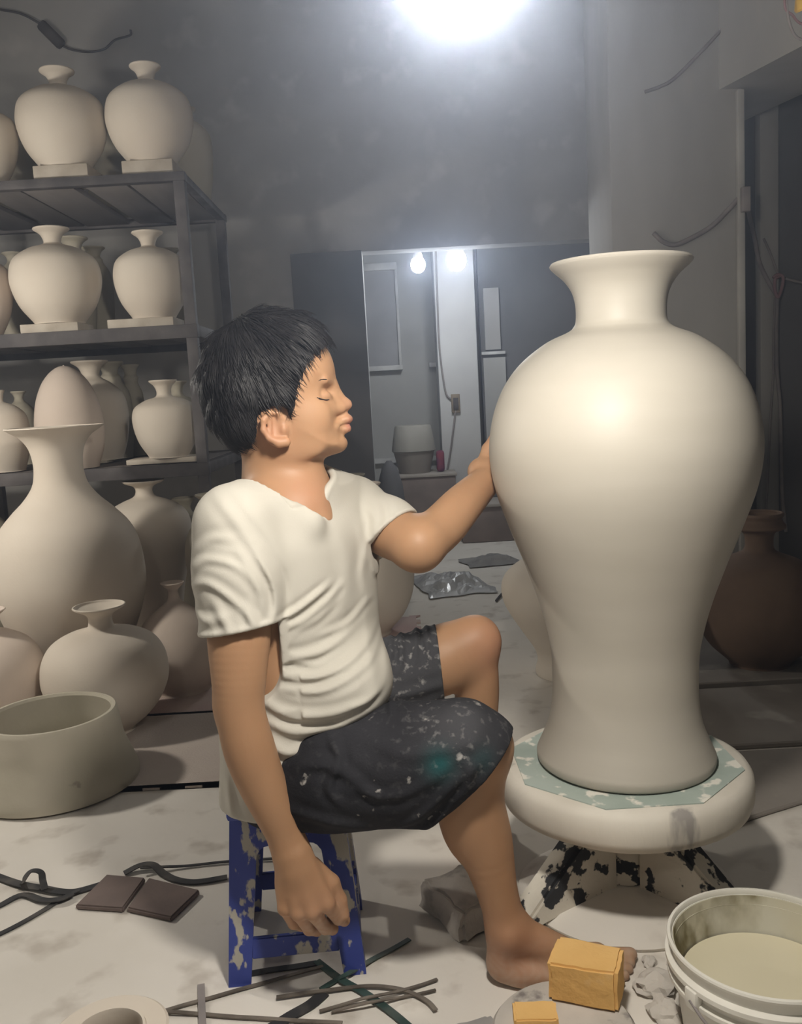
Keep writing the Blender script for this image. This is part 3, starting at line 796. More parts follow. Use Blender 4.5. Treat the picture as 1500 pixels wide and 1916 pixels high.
# big block: fitted to its top-face corners
bt = 0.105
c_ = [gr(1019, 1798, bt), gr(1148, 1823, bt), gr(1173, 1772, bt), gr(1047, 1751, bt)]
cen = sum(c_) / 4
ux = (c_[1] - c_[0] + c_[2] - c_[3]) / 2; uy = (c_[3] - c_[0] + c_[2] - c_[1]) / 2
sx_ = float(np.linalg.norm(ux)); sy_ = float(np.linalg.norm(uy)); rz_ = math.atan2(ux[1], ux[0])
rough_block('sponge_block', (cen[0], cen[1], 0.0725), (sx_, sy_, 0.064), rz_, M_BLOCK, 0.0022, 'larger ochre sponge block with a crumbly front, in front of the man\'s toes', 'block', seed=2)
bt2 = 0.066
q = gr(1000, 1884, bt2)
rough_block('sponge_block', (q[0], q[1] - 0.006, 0.0475), (0.066, 0.044, 0.036), rz_ + 0.35, M_BLOCK, 0.0018, 'smaller flat ochre sponge piece at the lower edge, in front of the bigger block', 'block', seed=5)
# round plaster bat carrying them
bq = gr(1078, 1898, 0.035)
lathe_o = lathe('plaster_bat', [(0.103, 0.0), (0.110, 0.006), (0.111, 0.028), (0.105, 0.036), (0.09, 0.0385), (0.03, 0.0385), (0.01, 0.0385)], M_DUSTY_WHITE, None, (0.203, 1.262, 0.0), (0, 0, 0.7), 56, 0.015)
tag(lathe_o, 'round dusty plaster bat on the floor under the ochre blocks', 'bat')
pq = gr(935, 1905, 0.03)
rough_block('wet_plank', (pq[0] - 0.07, pq[1] - 0.036, 0.0165), (0.135, 0.05, 0.03), math.radians(20), M_WET, 0.003, 'wet grey slab of clay at the lower edge, left of the small ochre piece', 'clay slab', seed=8)
for i, (px, py, s, lab) in enumerate([(1222, 1842, 0.075, 'pale rough plaster chunk between the ochre block and the bucket'), (1205, 1792, 0.03, 'little dark-edged clay scrap beside the ochre block'), (1235, 1890, 0.06, 'low plaster chunk against the foot of the bucket')]):
    g_ = gr(px, py, 0.02)
    lump('plaster_chunk', (g_[0] + 0.012, g_[1] + 0.012), (s, s * 0.75, s * 0.5), i * 0.8, M_DUSTY_WHITE, lab, 'rubble', seed=11 + i)
# grey lump behind the shin (broken slab with a fold)
g_ = gr(862, 1705, 0.03)
rough_block('stone_lump', (g_[0] + 0.012, g_[1] + 0.035, 0.033), (0.125, 0.15, 0.060), math.radians(32), M_STONE, 0.008, 'dusty grey stone block on the floor behind the man\'s near shin', 'stone', cuts=5, seed=21, taper=0.12)
# clay crumbs around the wheel foot
for i in range(14):
    an = random.uniform(3.0, 6.4); rr = random.uniform(0.24, 0.36); s = random.uniform(0.008, 0.02)
    lump('clay_crumb', (WX + rr * math.cos(an), WY + rr * math.sin(an) * 0.8), (s, s * 0.8, s * 0.7), random.uniform(0, 3), M_DUSTY_WHITE, 'small clay crumb on the floor around the wheel foot', 'crumb', group='clay crumbs around the wheel foot', seed=40 + i, sub=1)

# two brown tiles
def tile(pxs, label, seed):
    z = 0.012
    P_ = [gr(a, b, z) for a, b in pxs]
    c = sum(P_) / 4
    bm = bmesh.new()
    vs = [bm.verts.new((p[0] - c[0], p[1] - c[1], z)) for p in P_]
    f = bm.faces.new(vs); r_ = bmesh.ops.extrude_face_region(bm, geom=[f])
    for v in r_['geom']:
        if isinstance(v, bmesh.types.BMVert): v.co.z = 0.0005
    bmesh.ops.bevel(bm, geom=list(bm.edges), offset=0.003, segments=2, affect='EDGES')
    o = bm_obj('clay_tile', bm, material('brown_tile', (0.20, 0.155, 0.14), (0.155, 0.12, 0.11), rough=0.9, scale=9, bump=0.4, bscale=60), None, True, (c[0], c[1], 0), auto=math.radians(40))
    tag(o, label, 'tile')
tile([(140, 1693), (230, 1699), (272, 1641), (199, 1635)], 'flat brown square tile, left of the pair by the stool', 1)
tile([(237, 1698), (320, 1716), (374, 1664), (278, 1641)], 'flat brown square tile, right of the pair, touching its twin', 2)

# straps and cords on the floor
def strap(label, pts, w, mat, z=0.004, name='packing_strap', arch=0.0, group=None):
    P_ = []
    for k, p in enumerate(pts):
        zz = p[2] if len(p) > 2 else z
        q = gr(p[0], p[1], zz)
        P_.append((q[0], q[1], zz))
    o = tube(name, P_, 0, mat, None, n=6, flat=(w / 2, 0.0011))
    tag(o, label, 'strap', group)
    return o
strap('dark grey strap twisted in a loop at the left edge of the floor', [(-40, 1625), (0, 1642, .004), (40, 1655, .006), (80, 1662, .008), (112, 1668, .008), (140, 1668, .006), (175, 1659, .004), (215, 1646, .004)], 0.020, M_BLACK, 0.004)
strap('small upright strap loop above the twisted knot at left', [(46, 1662, .012), (44, 1648, .03), (58, 1630, .045), (76, 1632, .042), (80, 1648, .026), (84, 1664, .013)], 0.014, M_BLACK)
strap('strap tail running out of the left edge under the knot', [(-30, 1706), (0, 1694), (42, 1674, .006), (80, 1684, .008), (112, 1682, .011), (136, 1672, .011)], 0.016, M_BLACK, 0.003)
strap('long grey strap tail curving to the lower left edge', [(-40, 1762), (0, 1747), (40, 1727), (80, 1704), (118, 1680, .005), (150, 1664, .014)], 0.012, M_BLACK, 0.003)
strap('dark strap bowed up behind the brown tiles, left of the stool', [(232, 1634), (262, 1619, .012), (286, 1618, .014), (305, 1634, .006), (330, 1646), (367, 1650), (425, 1641)], 0.018, M_BLACK)
strap('dark strap running flat behind the tiles to the stool leg', [(262, 1624, .016), (300, 1622, .010), (350, 1620), (425, 1612), (520, 1606)], 0.008, M_BLACK)
strap('thin brown strap across the floor in front of the stool', [(302, 1893), (345, 1880), (390, 1868), (445, 1852), (500, 1837), (560, 1820), (604, 1808)], 0.0075, M_BROWN_STRAP)
strap('thin brown strap running along the lower edge from the left', [(305, 1892, .007), (370, 1897), (430, 1902), (483, 1905), (560, 1910), (640, 1914)], 0.008, M_BROWN_STRAP)
strap('short grey strap lying upright toward the viewer, lower left of the stool', [(376, 1842), (377, 1870, .006), (378, 1900, .008), (380, 1935)], 0.012, M_CABLE)
strap('broad dark strap under the front of the stool', [(455, 1824), (500, 1816), (550, 1809), (592, 1802)], 0.014, M_BLACK, 0.003)
strap('green-black strap running from the stool to the lower edge', [(592, 1798), (620, 1820), (643, 1836, .006), (672, 1852), (700, 1870, .006), (735, 1896), (775, 1930)], 0.014, M_GREEN)
strap('dark green strap crossing the others on a slant right of the stool', [(600, 1851), (628, 1834, .005), (652, 1821, .010), (700, 1793), (735, 1775), (766, 1757)], 0.010, M_GREEN)
strap('brown strap curving in an arc right of the crossing straps', [(517, 1866), (565, 1859), (612, 1853), (660, 1847), (703, 1845), (745, 1850), (775, 1860), (800, 1874), (815, 1890)], 0.008, M_BROWN_STRAP, 0.006)
strap('thin brown strap ending near the man\'s heel', [(598, 1892), (640, 1880), (680, 1868, .010), (740, 1856, .008), (790, 1842), (818, 1832)], 0.006, M_BROWN_STRAP, 0.005)
strap('lowest thin strap right of the green one', [(620, 1893), (690, 1876, .012), (750, 1866), (790, 1858), (815, 1852)], 0.005, M_BROWN_STRAP, 0.005)
strap('dark strap slanting out of the lower edge, left of the green one', [(505, 1925), (545, 1900), (580, 1880), (606, 1858, .003)], 0.022, M_BLACK, 0.003)

# ================================================================== BACKGROUND THINGS
YT = 6.1
def crate(name, lo_px, hi_px, Y, dep_, mat, label, cat, rim=None, rimmat=None):
    a = at(*lo_px, Y); b = at(*hi_px, Y)
    w_, h_ = b[0] - a[0], a[2] - b[2]
    zb_ = max(0.0, 0.0)
    t = empty(name, ((a[0] + b[0]) / 2, Y + dep_ / 2, 0)); tag(t, label, cat)
    top = b[2]
    th = 0.02
    for (cx_, cy_, sx2, sy2) in ((0, -dep_ / 2 + th / 2, w_, th), (0, dep_ / 2 - th / 2, w_, th), (-w_ / 2 + th / 2, 0, th, dep_ - 2 * th - .002), (w_ / 2 - th / 2, 0, th, dep_ - 2 * th - .002)):
        bm = bmesh.new(); box_bm(bm, (cx_, cy_, top / 2 + 0.001), (sx2, sy2, top - 0.002), 0.004)
        bm_obj('side_panel', bm, mat, t, True, auto=math.radians(40))
    bm = bmesh.new(); box_bm(bm, (0, 0, top + 0.011), (w_ + 0.02, dep_ + 0.02, 0.02), 0.004)
    bm_obj('lid', bm, rimmat or mat, t, True, auto=math.radians(40))
    return t, top + 0.021
M_CRATE = material('brown_crate', (0.26, 0.21, 0.19), (0.20, 0.165, 0.15), rough=0.85, scale=6)
M_CRATE_TOP = material('crate_top', (0.42, 0.38, 0.34), (0.34, 0.31, 0.28), rough=0.85, scale=6)
M_TUB = material('grey_tub', (0.40, 0.385, 0.35), (0.33, 0.315, 0.28), rough=0.8, scale=5)
M_TUB2 = material('brown_tub', (0.30, 0.27, 0.235), (0.25, 0.222, 0.195), rough=0.8, scale=5)
M_RED = material('red_cloth', (0.26, 0.06, 0.09), (0.12, 0.05, 0.12), rough=0.9, scale=12)
t_, ztop = crate('wooden_crate', (752, 1018), (852, 890), YT, 0.36, M_CRATE, 'brown box in the far room with the two stacked tubs on it', 'crate', rimmat=M_CRATE_TOP)
crate('wooden_crate', (866, 1016), (968, 946), YT - 0.25, 0.34, M_CRATE, 'lower brown crate in the far room, behind the man\'s raised forearm', 'crate', rimmat=M_CRATE_TOP)
tc_ = at(776, 880, YT + 0.17); k_ = (YT + 0.17) / FOC
o = lathe('tub', [(29 * k_, 0), (38 * k_, 0.145), (40 * k_, 0.15), (38 * k_, 0.152), (29 * k_, 0.02), (0.01, 0.01)], M_TUB2, None, (tc_[0], YT + 0.17, ztop), seg=40)
tag(o, 'brownish tub standing upright on the far box', 'tub')
o = lathe('tub', [(41 * k_, 0), (41 * k_, 0.012), (34 * k_, 0.165), (32 * k_, 0.175), (0.01, 0.176)], M_TUB, None, (tc_[0], YT + 0.17, ztop + 0.153), seg=40)
tag(o, 'grey tub turned upside down on top of the brownish one', 'tub')
rc_ = at(824, 862, YT + 0.1)
bm = bmesh.new(); box_bm(bm, (0, 0, 0.075), (0.055, 0.05, 0.148), 0.02)
o = bm_obj('red_bottle', bm, M_RED, None, True, (rc_[0], YT + 0.12, ztop), (0, 0, 0.3)); tag(o, 'dark red bottle-like bundle beside the stacked tubs', 'bundle')
# hooded dark cover, left of the tubs
hc = at(731, 930, 5.6)
zt_ = at(731, 862, 5.6)[2]
o = lathe('covered_pot', [(0.085, 0), (0.088, 0.01), (0.086, zt_ * 0.55), (0.075, zt_ * 0.75), (0.045, zt_ * 0.93), (0.015, zt_), (0.004, zt_)], M_WALL_DARK, None, (hc[0], 5.6, 0.0), seg=32, wob=0.03)
tag(o, 'dark hooded shape standing left of the far brown box', 'pot')
# socket and lead on the column
sc_ = at(852, 755, WC)
ot = empty('power_socket', (sc_[0], WC - 0.004, sc_[2])); tag(ot, 'brown wall socket with hanging lead on the white column', 'socket')
bm = bmesh.new(); box_bm(bm, (0, -0.008, 0), (0.06, 0.022, 0.13), 0.004); bm_obj('back_plate', bm, material('socket_brown', (0.30, 0.24, 0.17), (0.2, 0.16, 0.12), rough=0.6), ot, True)
bm = bmesh.new(); box_bm(bm, (0, -0.024, 0.0), (0.035, 0.012, 0.08), 0.003); bm_obj('plug', bm, M_CABLE_DARK, ot, True)
def wpx(pts, Y): return [tuple(at(a, b, Y)) for a, b in pts]
o = tube('cable', wpx([(815, 465), (818, 560), (822, 650), (830, 715), (836, 740), (846, 748)], WC - 0.015), 0.006, M_CABLE, None); tag(o, 'thin lead running down the left side of the white column to the socket', 'cable')
o = tube('cable', wpx([(852, 768), (848, 800), (843, 840), (838, 870), (832, 900)], WC - 0.02), 0.006, M_CABLE, None); tag(o, 'lead hanging from the socket down the white column', 'cable')
# crumpled film and stick on the mid floor
def crumple(name, px, py, sx, sy, amp, mat, label, cat, seed):
    g_ = gr(px, py, 0)
    n = 22
    from mathutils import noise
    V = []; Fc = []
    for i in range(n):
        for j in range(n):
            x = (i / (n - 1) - 0.5) * sx; y = (j / (n - 1) - 0.5) * sy
            e = min(1, 4 * min(i, j, n - 1 - i, n - 1 - j) / n)
            zz = 0.004 + amp * (0.25 + abs(noise.noise(Vector((x * 7 + seed, y * 7, 0)))) * 1.3 + 0.5 * abs(noise.noise(Vector((x * 19, y * 19, seed))))) * (0.12 + 0.88 * e)
            V.append((x + 0.02 * noise.noise(Vector((y * 9, seed, 1))), y + 0.03 * noise.noise(Vector((x * 9, seed, 5))), zz))
    for i in range(n - 1):
        for j in range(n - 1):
            Fc.append((i * n + j, (i + 1) * n + j, (i + 1) * n + j + 1, i * n + j + 1))
    o = mesh_obj(name, V, Fc, mat, None, False, (g_[0], g_[1], 0), (0, 0, 0.2))
    md = o.modifiers.new('thickness', 'SOLIDIFY'); md.thickness = 0.002; md.offset = 1
    tag(o, label, cat)
crumple('plastic_film', 842, 1095, 0.34, 0.55, 0.055, material('grey_film', (0.48, 0.48, 0.48), (0.36, 0.36, 0.365), rough=0.25, scale=6, spec=0.6), 'crumpled shiny grey plastic film on the floor beyond the man\'s knee', 'film', 3.0)
crumple('cloth_scrap', 915, 1052, 0.30, 0.28, 0.035, material('grey_scrap', (0.22, 0.215, 0.21), (0.3, 0.29, 0.28), rough=0.9, scale=8), 'flat grey scrap on the floor farther off, left of the large vase', 'scrap', 9.0)
o = tube('stick', [tuple(gr(928, 1124, 0.008)), tuple(gr(938, 1112, 0.012)), tuple(gr(950, 1102, 0.008))], 0.006, M_CABLE_DARK, None); tag(o, 'short dark stick on the floor beside the crumpled film', 'stick')

# cables on the right pillar and in the recess
Yk = WP - 0.012
o = tube('cable', wpx([(1222, 436), (1240, 452), (1262, 458), (1290, 447), (1330, 424), (1360, 395), (1386, 366)], Yk), 0.010, M_CABLE, None); tag(o, 'thick dusty cable sagging across the grey pillar behind the vase rim', 'cable')
o = tube('cable', wpx([(1206, 172), (1235, 162), (1262, 146), (1310, 98), (1350, 55), (1396, 6)], WP - 0.008), 0.007, M_CABLE, None); tag(o, 'cable slanting up the pillar face toward the top right', 'cable')
bm = bmesh.new(); p_ = at(1391, 375, WP - 0.03); box_bm(bm, (0, 0, 0), (0.035, 0.03, 0.10), 0.004); o = bm_obj('junction_box', bm, M_CABLE, None, True, tuple(p_ + np.array([0, -0.02, 0]))); tag(o, 'small grey junction box on the pillar corner', 'socket')
Yr = WP + 0.53
o = tube('cable', wpx([(1397, 384), (1403, 410), (1412, 450), (1420, 490), (1436, 525), (1452, 552)], Yr), 0.011, M_CABLE, None); tag(o, 'pale cable dropping from the pillar corner into the dark recess', 'cable')
o = tube('cable', wpx([(1428, 446), (1440, 472), (1452, 505), (1458, 520)], Yr), 0.006, M_CABLE, None); tag(o, 'thin cable meeting the pink knot in the recess from above', 'cable')
o = tube('cable', wpx([(1468, 521), (1482, 525), (1515, 532)], Yr + 0.03), 0.007, M_CABLE, None); tag(o, 'cable leaving the pink knot toward the right edge', 'cable')
o = tube('cord_knot', wpx([(1446, 520), (1454, 514), (1464, 518), (1463, 535), (1455, 556), (1449, 540), (1450, 522), (1456, 518)], Yr - 0.01), 0.008, M_CABLE_PINK, None); tag(o, 'pinkish cord knotted round the cables in the dark recess', 'cord')
o = tube('cable', wpx([(1454, 556), (1452, 620), (1453, 690), (1459, 760), (1461, 840), (1463, 920), (1466, 960), (1470, 995)], Yr), 0.009, M_CABLE, None); tag(o, 'long grey cable hanging straight down the recess wall at right', 'cable')
o = tube('cable', wpx([(1450, 556), (1447, 620), (1446, 700), (1440, 800), (1436, 900), (1432, 958)], Yr), 0.006, M_CABLE, None); tag(o, 'thin brownish cord hanging beside the long grey cable', 'cable')
# cable loops and yellow cap in the top right corner, hanging from the beam side
Yq = 2.6
bs_ = at(1484, 40, Yq)
o = tube('cable', wpx([(1470, -10), (1474, 30), (1484, 62), (1500, 74), (1520, 66)], Yq), 0.004, M_CABLE, None); tag(o, 'cable loop hanging at the top right corner', 'cable')
o = tube('cable', wpx([(1466, -10), (1470, 18), (1482, 28), (1494, 42), (1515, 50)], Yq), 0.0035, M_CABLE_PINK, None); tag(o, 'pinkish inner cable loop at the top right corner', 'cable')
lo_ = at(1512, 2, Yq)
o = lathe('yellow_shade', [(0.045, 0), (0.047, 0.006), (0.036, 0.03), (0.018, 0.045), (0.004, 0.047)], material('yellow_plastic', (0.80, 0.50, 0.10), None, rough=0.5), None, (lo_[0] + 0.012, Yq, lo_[2] - 0.006), (0.2, -0.5, 0), 32); tag(o, 'yellow lamp shade peeking in at the top right corner', 'shade')
# cable and bracket on the back wall, top left
Yw = WB - 0.02
bm = bmesh.new(); p_ = at(97, 66, Yw); box_bm(bm, (0, 0, 0), (0.055, 0.05, 0.15), 0.015, Matrix.Rotation(math.radians(-42), 3, 'Y'))
o = bm_obj('junction_box', bm, M_CABLE_DARK, None, True, tuple(p_ + np.array([0, -0.008, 0]))); tag(o, 'dark cable joint on the upper left wall', 'socket')
o = tube('cable', wpx([(118, 86), (135, 93), (165, 97), (195, 92), (215, 75), (243, 66), (244, 56)], Yw), 0.006, M_CABLE_DARK, None); tag(o, 'thin dark cable sagging on the upper left wall', 'cable')
o = tube('cable', wpx([(-30, 12), (0, 18), (40, 26), (78, 46)], Yw), 0.006, M_CABLE_DARK, None); tag(o, 'dark cable entering from the upper left edge', 'cable')
# ================================================================== THE POTTER (signed-distance sculpting, meshed with OpenVDB)
def A(px, py, Y): return np.array(at(px, py, Y))

class Field:
    def __init__(s, lo, hi, h):
        s.h = h; s.lo = np.array(lo, float)
        s.n = np.ceil((np.array(hi) - s.lo) / h).astype(int) + 1
        s.D = np.full(s.n, 0.5, np.float32)
        s.ax = [(s.lo[i] + h * np.arange(s.n[i])).astype(np.float32) for i in range(3)]
    def sl(s, lo, hi):
        a = np.clip(np.floor((np.array(lo) - s.lo) / s.h).astype(int), 0, s.n)
        b = np.clip(np.ceil((np.array(hi) - s.lo) / s.h).astype(int) + 1, 0, s.n)
        return tuple(slice(int(i), int(max(i, j))) for i, j in zip(a, b))
    def xyz(s, S_):
        return (s.ax[0][S_[0]][:, None, None], s.ax[1][S_[1]][None, :, None], s.ax[2][S_[2]][None, None, :])
    def blend(s, S_, d, k, op):
        E_ = s.D[S_]
        if op == '+':
            if k <= 0: s.D[S_] = np.minimum(E_, d); return
            h = np.clip(0.5 + 0.5 * (E_ - d) / k, 0, 1)
            s.D[S_] = E_ * (1 - h) + d * h - k * h * (1 - h)
        else:
            d = -d
            if k <= 0: s.D[S_] = np.maximum(E_, d); return
            h = np.clip(0.5 - 0.5 * (E_ - d) / k, 0, 1)
            s.D[S_] = E_ * (1 - h) + d * h + k * h * (1 - h)
    def cap(s, a, b, ra, rb=None, k=0.01, op='+', pad=None, flat=None):
        rb = ra if rb is None else rb
        a = np.array(a, float); b = np.array(b, float)
        R_ = max(ra, rb) + (pad if pad is not None else k + 0.012)
        S_ = s.sl(np.minimum(a, b) - R_, np.maximum(a, b) + R_)
        X, Y, Z = s.xyz(S_)
        d = b - a; L2 = max(float(d @ d), 1e-9)
        t = np.clip(((X - a[0]) * d[0] + (Y - a[1]) * d[1] + (Z - a[2]) * d[2]) / L2, 0, 1)
        qx, qy, qz = X - a[0] - t * d[0], Y - a[1] - t * d[1], Z - a[2] - t * d[2]
        if flat is not None:     # flatten along a unit direction: (dir, factor)
            n_, fk = flat
            pr = qx * n_[0] + qy * n_[1] + qz * n_[2]
            ln = np.sqrt(qx * qx + qy * qy + qz * qz - pr * pr + (pr * fk) ** 2 + 1e-12)
        else:
            ln = np.sqrt(qx * qx + qy * qy + qz * qz + 1e-12)
        s.blend(S_, ln - (ra + (rb - ra) * t), k, op)
    def chain(s, pts, rad, k=0.01, op='+', flat=None):
        for i in range(len(pts) - 1):
            s.cap(pts[i], pts[i + 1], rad[i], rad[i + 1], k, op, flat=flat)
    def limb(s, pts, rad, k=0.02, sub=5):
        q = catmull([list(p) + [r] for p, r in zip(pts, rad)], sub)
        T = Field.__new__(Field); T.h, T.lo, T.n, T.ax = s.h, s.lo, s.n, s.ax
        T.D = np.full(s.n, 0.5, np.float32)
        for i in range(len(q) - 1):
            T.cap(q[i][:3], q[i + 1][:3], q[i][3], q[i + 1][3], 0.0, pad=0.03)
        s.blend((slice(None),) * 3, T.D, k, '+')
    def ell(s, c, r, k=0.01, op='+', R=None):
        c = np.array(c, float); r = np.array(r, float)
        M_ = max(r) + k + 0.015
        S_ = s.sl(c - M_, c + M_)
        X, Y, Z = s.xyz(S_)
        x, y, z = X - c[0], Y - c[1], Z - c[2]
        if R is not None:
            x, y, z = R[0][0] * x + R[0][1] * y + R[0][2] * z, R[1][0] * x + R[1][1] * y + R[1][2] * z, R[2][0] * x + R[2][1] * y + R[2][2] * z
        q = np.sqrt((x / r[0]) ** 2 + (y / r[1]) ** 2 + (z / r[2]) ** 2 + 1e-9)
        q2 = np.sqrt((x / r[0] ** 2) ** 2 + (y / r[1] ** 2) ** 2 + (z / r[2] ** 2) ** 2 + 1e-9)
        s.blend(S_, q * (q - 1) / q2, k, op)
    def plane(s, p, n, k=0.0):          # keep the side against the normal
        X, Y, Z = s.xyz((slice(None),) * 3)
        n = np.array(n, float); n /= np.linalg.norm(n)
        d = (X - p[0]) * n[0] + (Y - p[1]) * n[1] + (Z - p[2]) * n[2]
        s.blend((slice(None),) * 3, -d, k, '-')
    def mesh(s):
        D = np.ascontiguousarray(s.D / s.h)
        for i in range(3):          # close at the border
            for e in (0, -1):
                ix = [slice(None)] * 3; ix[i] = e
                D[tuple(ix)] = np.maximum(D[tuple(ix)], 0.5)
        g = vdb.FloatGrid(background=3.0)
        g.copyFromArray(np.clip(D, -3, 3))
        p, q = g.convertToQuads(0.0)
        return p * s.h + s.lo, q[:, ::-1] if False else q

def vmesh(name, parts, mat, parent, smooth_it=2, tint=None, factor=0.5):
    P_ = []; Q_ = []; off = 0
    for p, q in parts:
        P_.append(p); Q_.append(q + off); off += len(p)
    P_ = np.vstack(P_).astype(np.float32); Q_ = np.vstack(Q_).astype(np.int32)
    # laplacian smoothing (numpy)
    e = np.vstack([Q_[:, [0, 1]], Q_[:, [1, 2]], Q_[:, [2, 3]], Q_[:, [3, 0]]])
    cnt = np.bincount(e[:, 0], minlength=len(P_)) + np.bincount(e[:, 1], minlength=len(P_))
    for it in range(smooth_it):
        acc = np.zeros_like(P_)
        for c in range(3):
            acc[:, c] = np.bincount(e[:, 0], P_[e[:, 1], c], len(P_)) + np.bincount(e[:, 1], P_[e[:, 0], c], len(P_))
        P_ = P_ + factor * (acc / np.maximum(cnt, 1)[:, None] - P_)
    me = bpy.data.meshes.new(name)
    me.vertices.add(len(P_)); me.vertices.foreach_set('co', P_.ravel())
    me.loops.add(Q_.size); me.loops.foreach_set('vertex_index', Q_.ravel())
    me.polygons.add(len(Q_))
    me.polygons.foreach_set('loop_start', np.arange(0, Q_.size, 4, dtype=np.int32))
    me.polygons.foreach_set('loop_total', np.full(len(Q_), 4, np.int32))
    me.update(calc_edges=True)
    me.polygons.foreach_set('use_smooth', np.ones(len(Q_), bool))
    if tint is not None:
        at_ = me.attributes.new('tint', 'FLOAT_COLOR', 'POINT')
        at_.data.foreach_set('color', tint(P_).astype(np.float32).ravel())
    me.materials.append(mat)
    o = bpy.data.objects.new(name, me)
    o.location = (0, 0, 0)
    link(o, parent)
    return o

def tinted(m, mixes, spatter=None):
    """mix colours into the base colour where the 'tint' attribute's channels say so"""
    nt = m.node_tree; N = nt.nodes; L = nt.links
    b = N['Principled BSDF']
    at_ = N.new('ShaderNodeAttribute'); at_.attribute_name = 'tint'
    sp = N.new('ShaderNodeSeparateColor'); L.new(at_.outputs['Color'], sp.inputs[0])
    lk = b.inputs['Base Color'].links
    col = lk[0].from_socket if lk else None
    for ch, c in mixes:
        mx = N.new('ShaderNodeMix'); mx.data_type = 'RGBA'
        if col is not None: L.new(col, mx.inputs[6])
        else: mx.inputs[6].default_value = b.inputs['Base Color'].default_value
        mx.inputs[7].default_value = (*c, 1)
        if spatter == ch:
            tc = N.new('ShaderNodeTexCoord'); no = N.new('ShaderNodeTexNoise'); no.inputs['Scale'].default_value = 75; no.inputs['Detail'].default_value = 7
            L.new(tc.outputs['Object'], no.inputs['Vector'])
            rp = N.new('ShaderNodeMapRange'); rp.inputs[1].default_value = 0.56; rp.inputs[2].default_value = 0.72
            L.new(no.outputs['Fac'], rp.inputs[0])
            mu = N.new('ShaderNodeMath'); mu.operation = 'MULTIPLY'
            L.new(rp.outputs[0], mu.inputs[0]); L.new(sp.outputs[ch], mu.inputs[1]); L.new(mu.outputs[0], mx.inputs[0])
        else:
            L.new(sp.outputs[ch], mx.inputs[0])
        col = mx.outputs[2]
    L.new(col, b.inputs['Base Color'])
    return m

M_SKIN = tinted(material('skin', (0.40, 0.228, 0.127), (0.365, 0.205, 0.113), rough=0.52, scale=9, spec=0.35, bump=0.06, bscale=320, sss=0.12, bdist=0.002),
                [(1, (0.50, 0.225, 0.155)), (2, (0.42, 0.165, 0.13)), (0, (0.56, 0.47, 0.39))])
M_HAIR = material('black_hair', (0.009, 0.0085, 0.010), (0.015, 0.014, 0.015), rough=0.5, scale=40, spec=0.22)
M_SHIRT = material('cream_cotton', (0.51, 0.485, 0.43), (0.48, 0.455, 0.40), rough=0.95, scale=5, spec=0.1, bump=0.12, bscale=420, bdist=0.002)
M_SHORTS = tinted(material('black_denim', (0.016, 0.016, 0.019), (0.032, 0.032, 0.037), rough=0.9, scale=9, detail=8, spec=0.15, bump=0.25, bscale=260, c3=(0.42, 0.40, 0.38), s3=34, lo3=0.66, hi3=0.73),
                  [(0, (0.10, 0.10, 0.108)), (1, (0.012, 0.075, 0.078)), (2, (0.42, 0.41, 0.40))], spatter=2)

# trunk frame
s_ax = np.array([0.506, 0.862, 0.0]); c_ax = np.array([0.862, -0.506, 0.0])
YM = 1.56
SH_N, SH_F = A(436, 985, 1.415), A(660, 950, 1.71)
EL_N, WR_N = A(449, 1325, 1.372), A(541, 1582, 1.385)
EL_F, WR_F = A(782, 1022, 1.56), A(920, 889, 1.785)

# ---- head field -----------------------------------------------------------
YH = 1.56
k1 = float((A(520, 720, YH) - CAM_P) @ _f) / FOC          # metres per pixel at the head
def hp(px, py, dy=0.0):
    p = A(px, py, YH); return np.array([p[0], YH + dy, p[2]])
def poly_sd(PX, xs, zs):
    """signed distance (positive inside) to a closed polygon on an x/z grid"""
    P_ = np.array([hp(a, b)[[0, 2]] for a, b in PX])
    X, Z = np.meshgrid(xs, zs, indexing='ij')
    d2 = np.full(X.shape, 1e9); inside = np.zeros(X.shape, bool)
    for i in range(len(P_)):
        a = P_[i]; b = P_[(i + 1) % len(P_)]
        e = b - a
        t = np.clip(((X - a[0]) * e[0] + (Z - a[1]) * e[1]) / (e @ e), 0, 1)
        d2 = np.minimum(d2, (X - a[0] - t * e[0]) ** 2 + (Z - a[1] - t * e[1]) ** 2)
        c = ((a[1] > Z) != (b[1] > Z)) & (X < (b[0] - a[0]) * (Z - a[1]) / (b[1] - a[1] + 1e-12) + a[0])
        inside ^= c
    d = np.sqrt(d2)
    return np.where(inside, d, -d)

def smooth_poly(P_, n=5):
    P_ = P_ + [P_[0]]
    q = np.array([P_[-2]] + P_ + [P_[1]], float)
    out = []
    for i in range(1, len(q) - 2):
        a, b, c, d = q[i - 1], q[i], q[i + 1], q[i + 2]
        for k in range(n):
            t = k / n
            out.append(tuple(0.5 * ((2 * b) + (c - a) * t + (2 * a - 5 * b + 4 * c - d) * t * t + (3 * b - a - 3 * c + d) * t ** 3)))
    return out

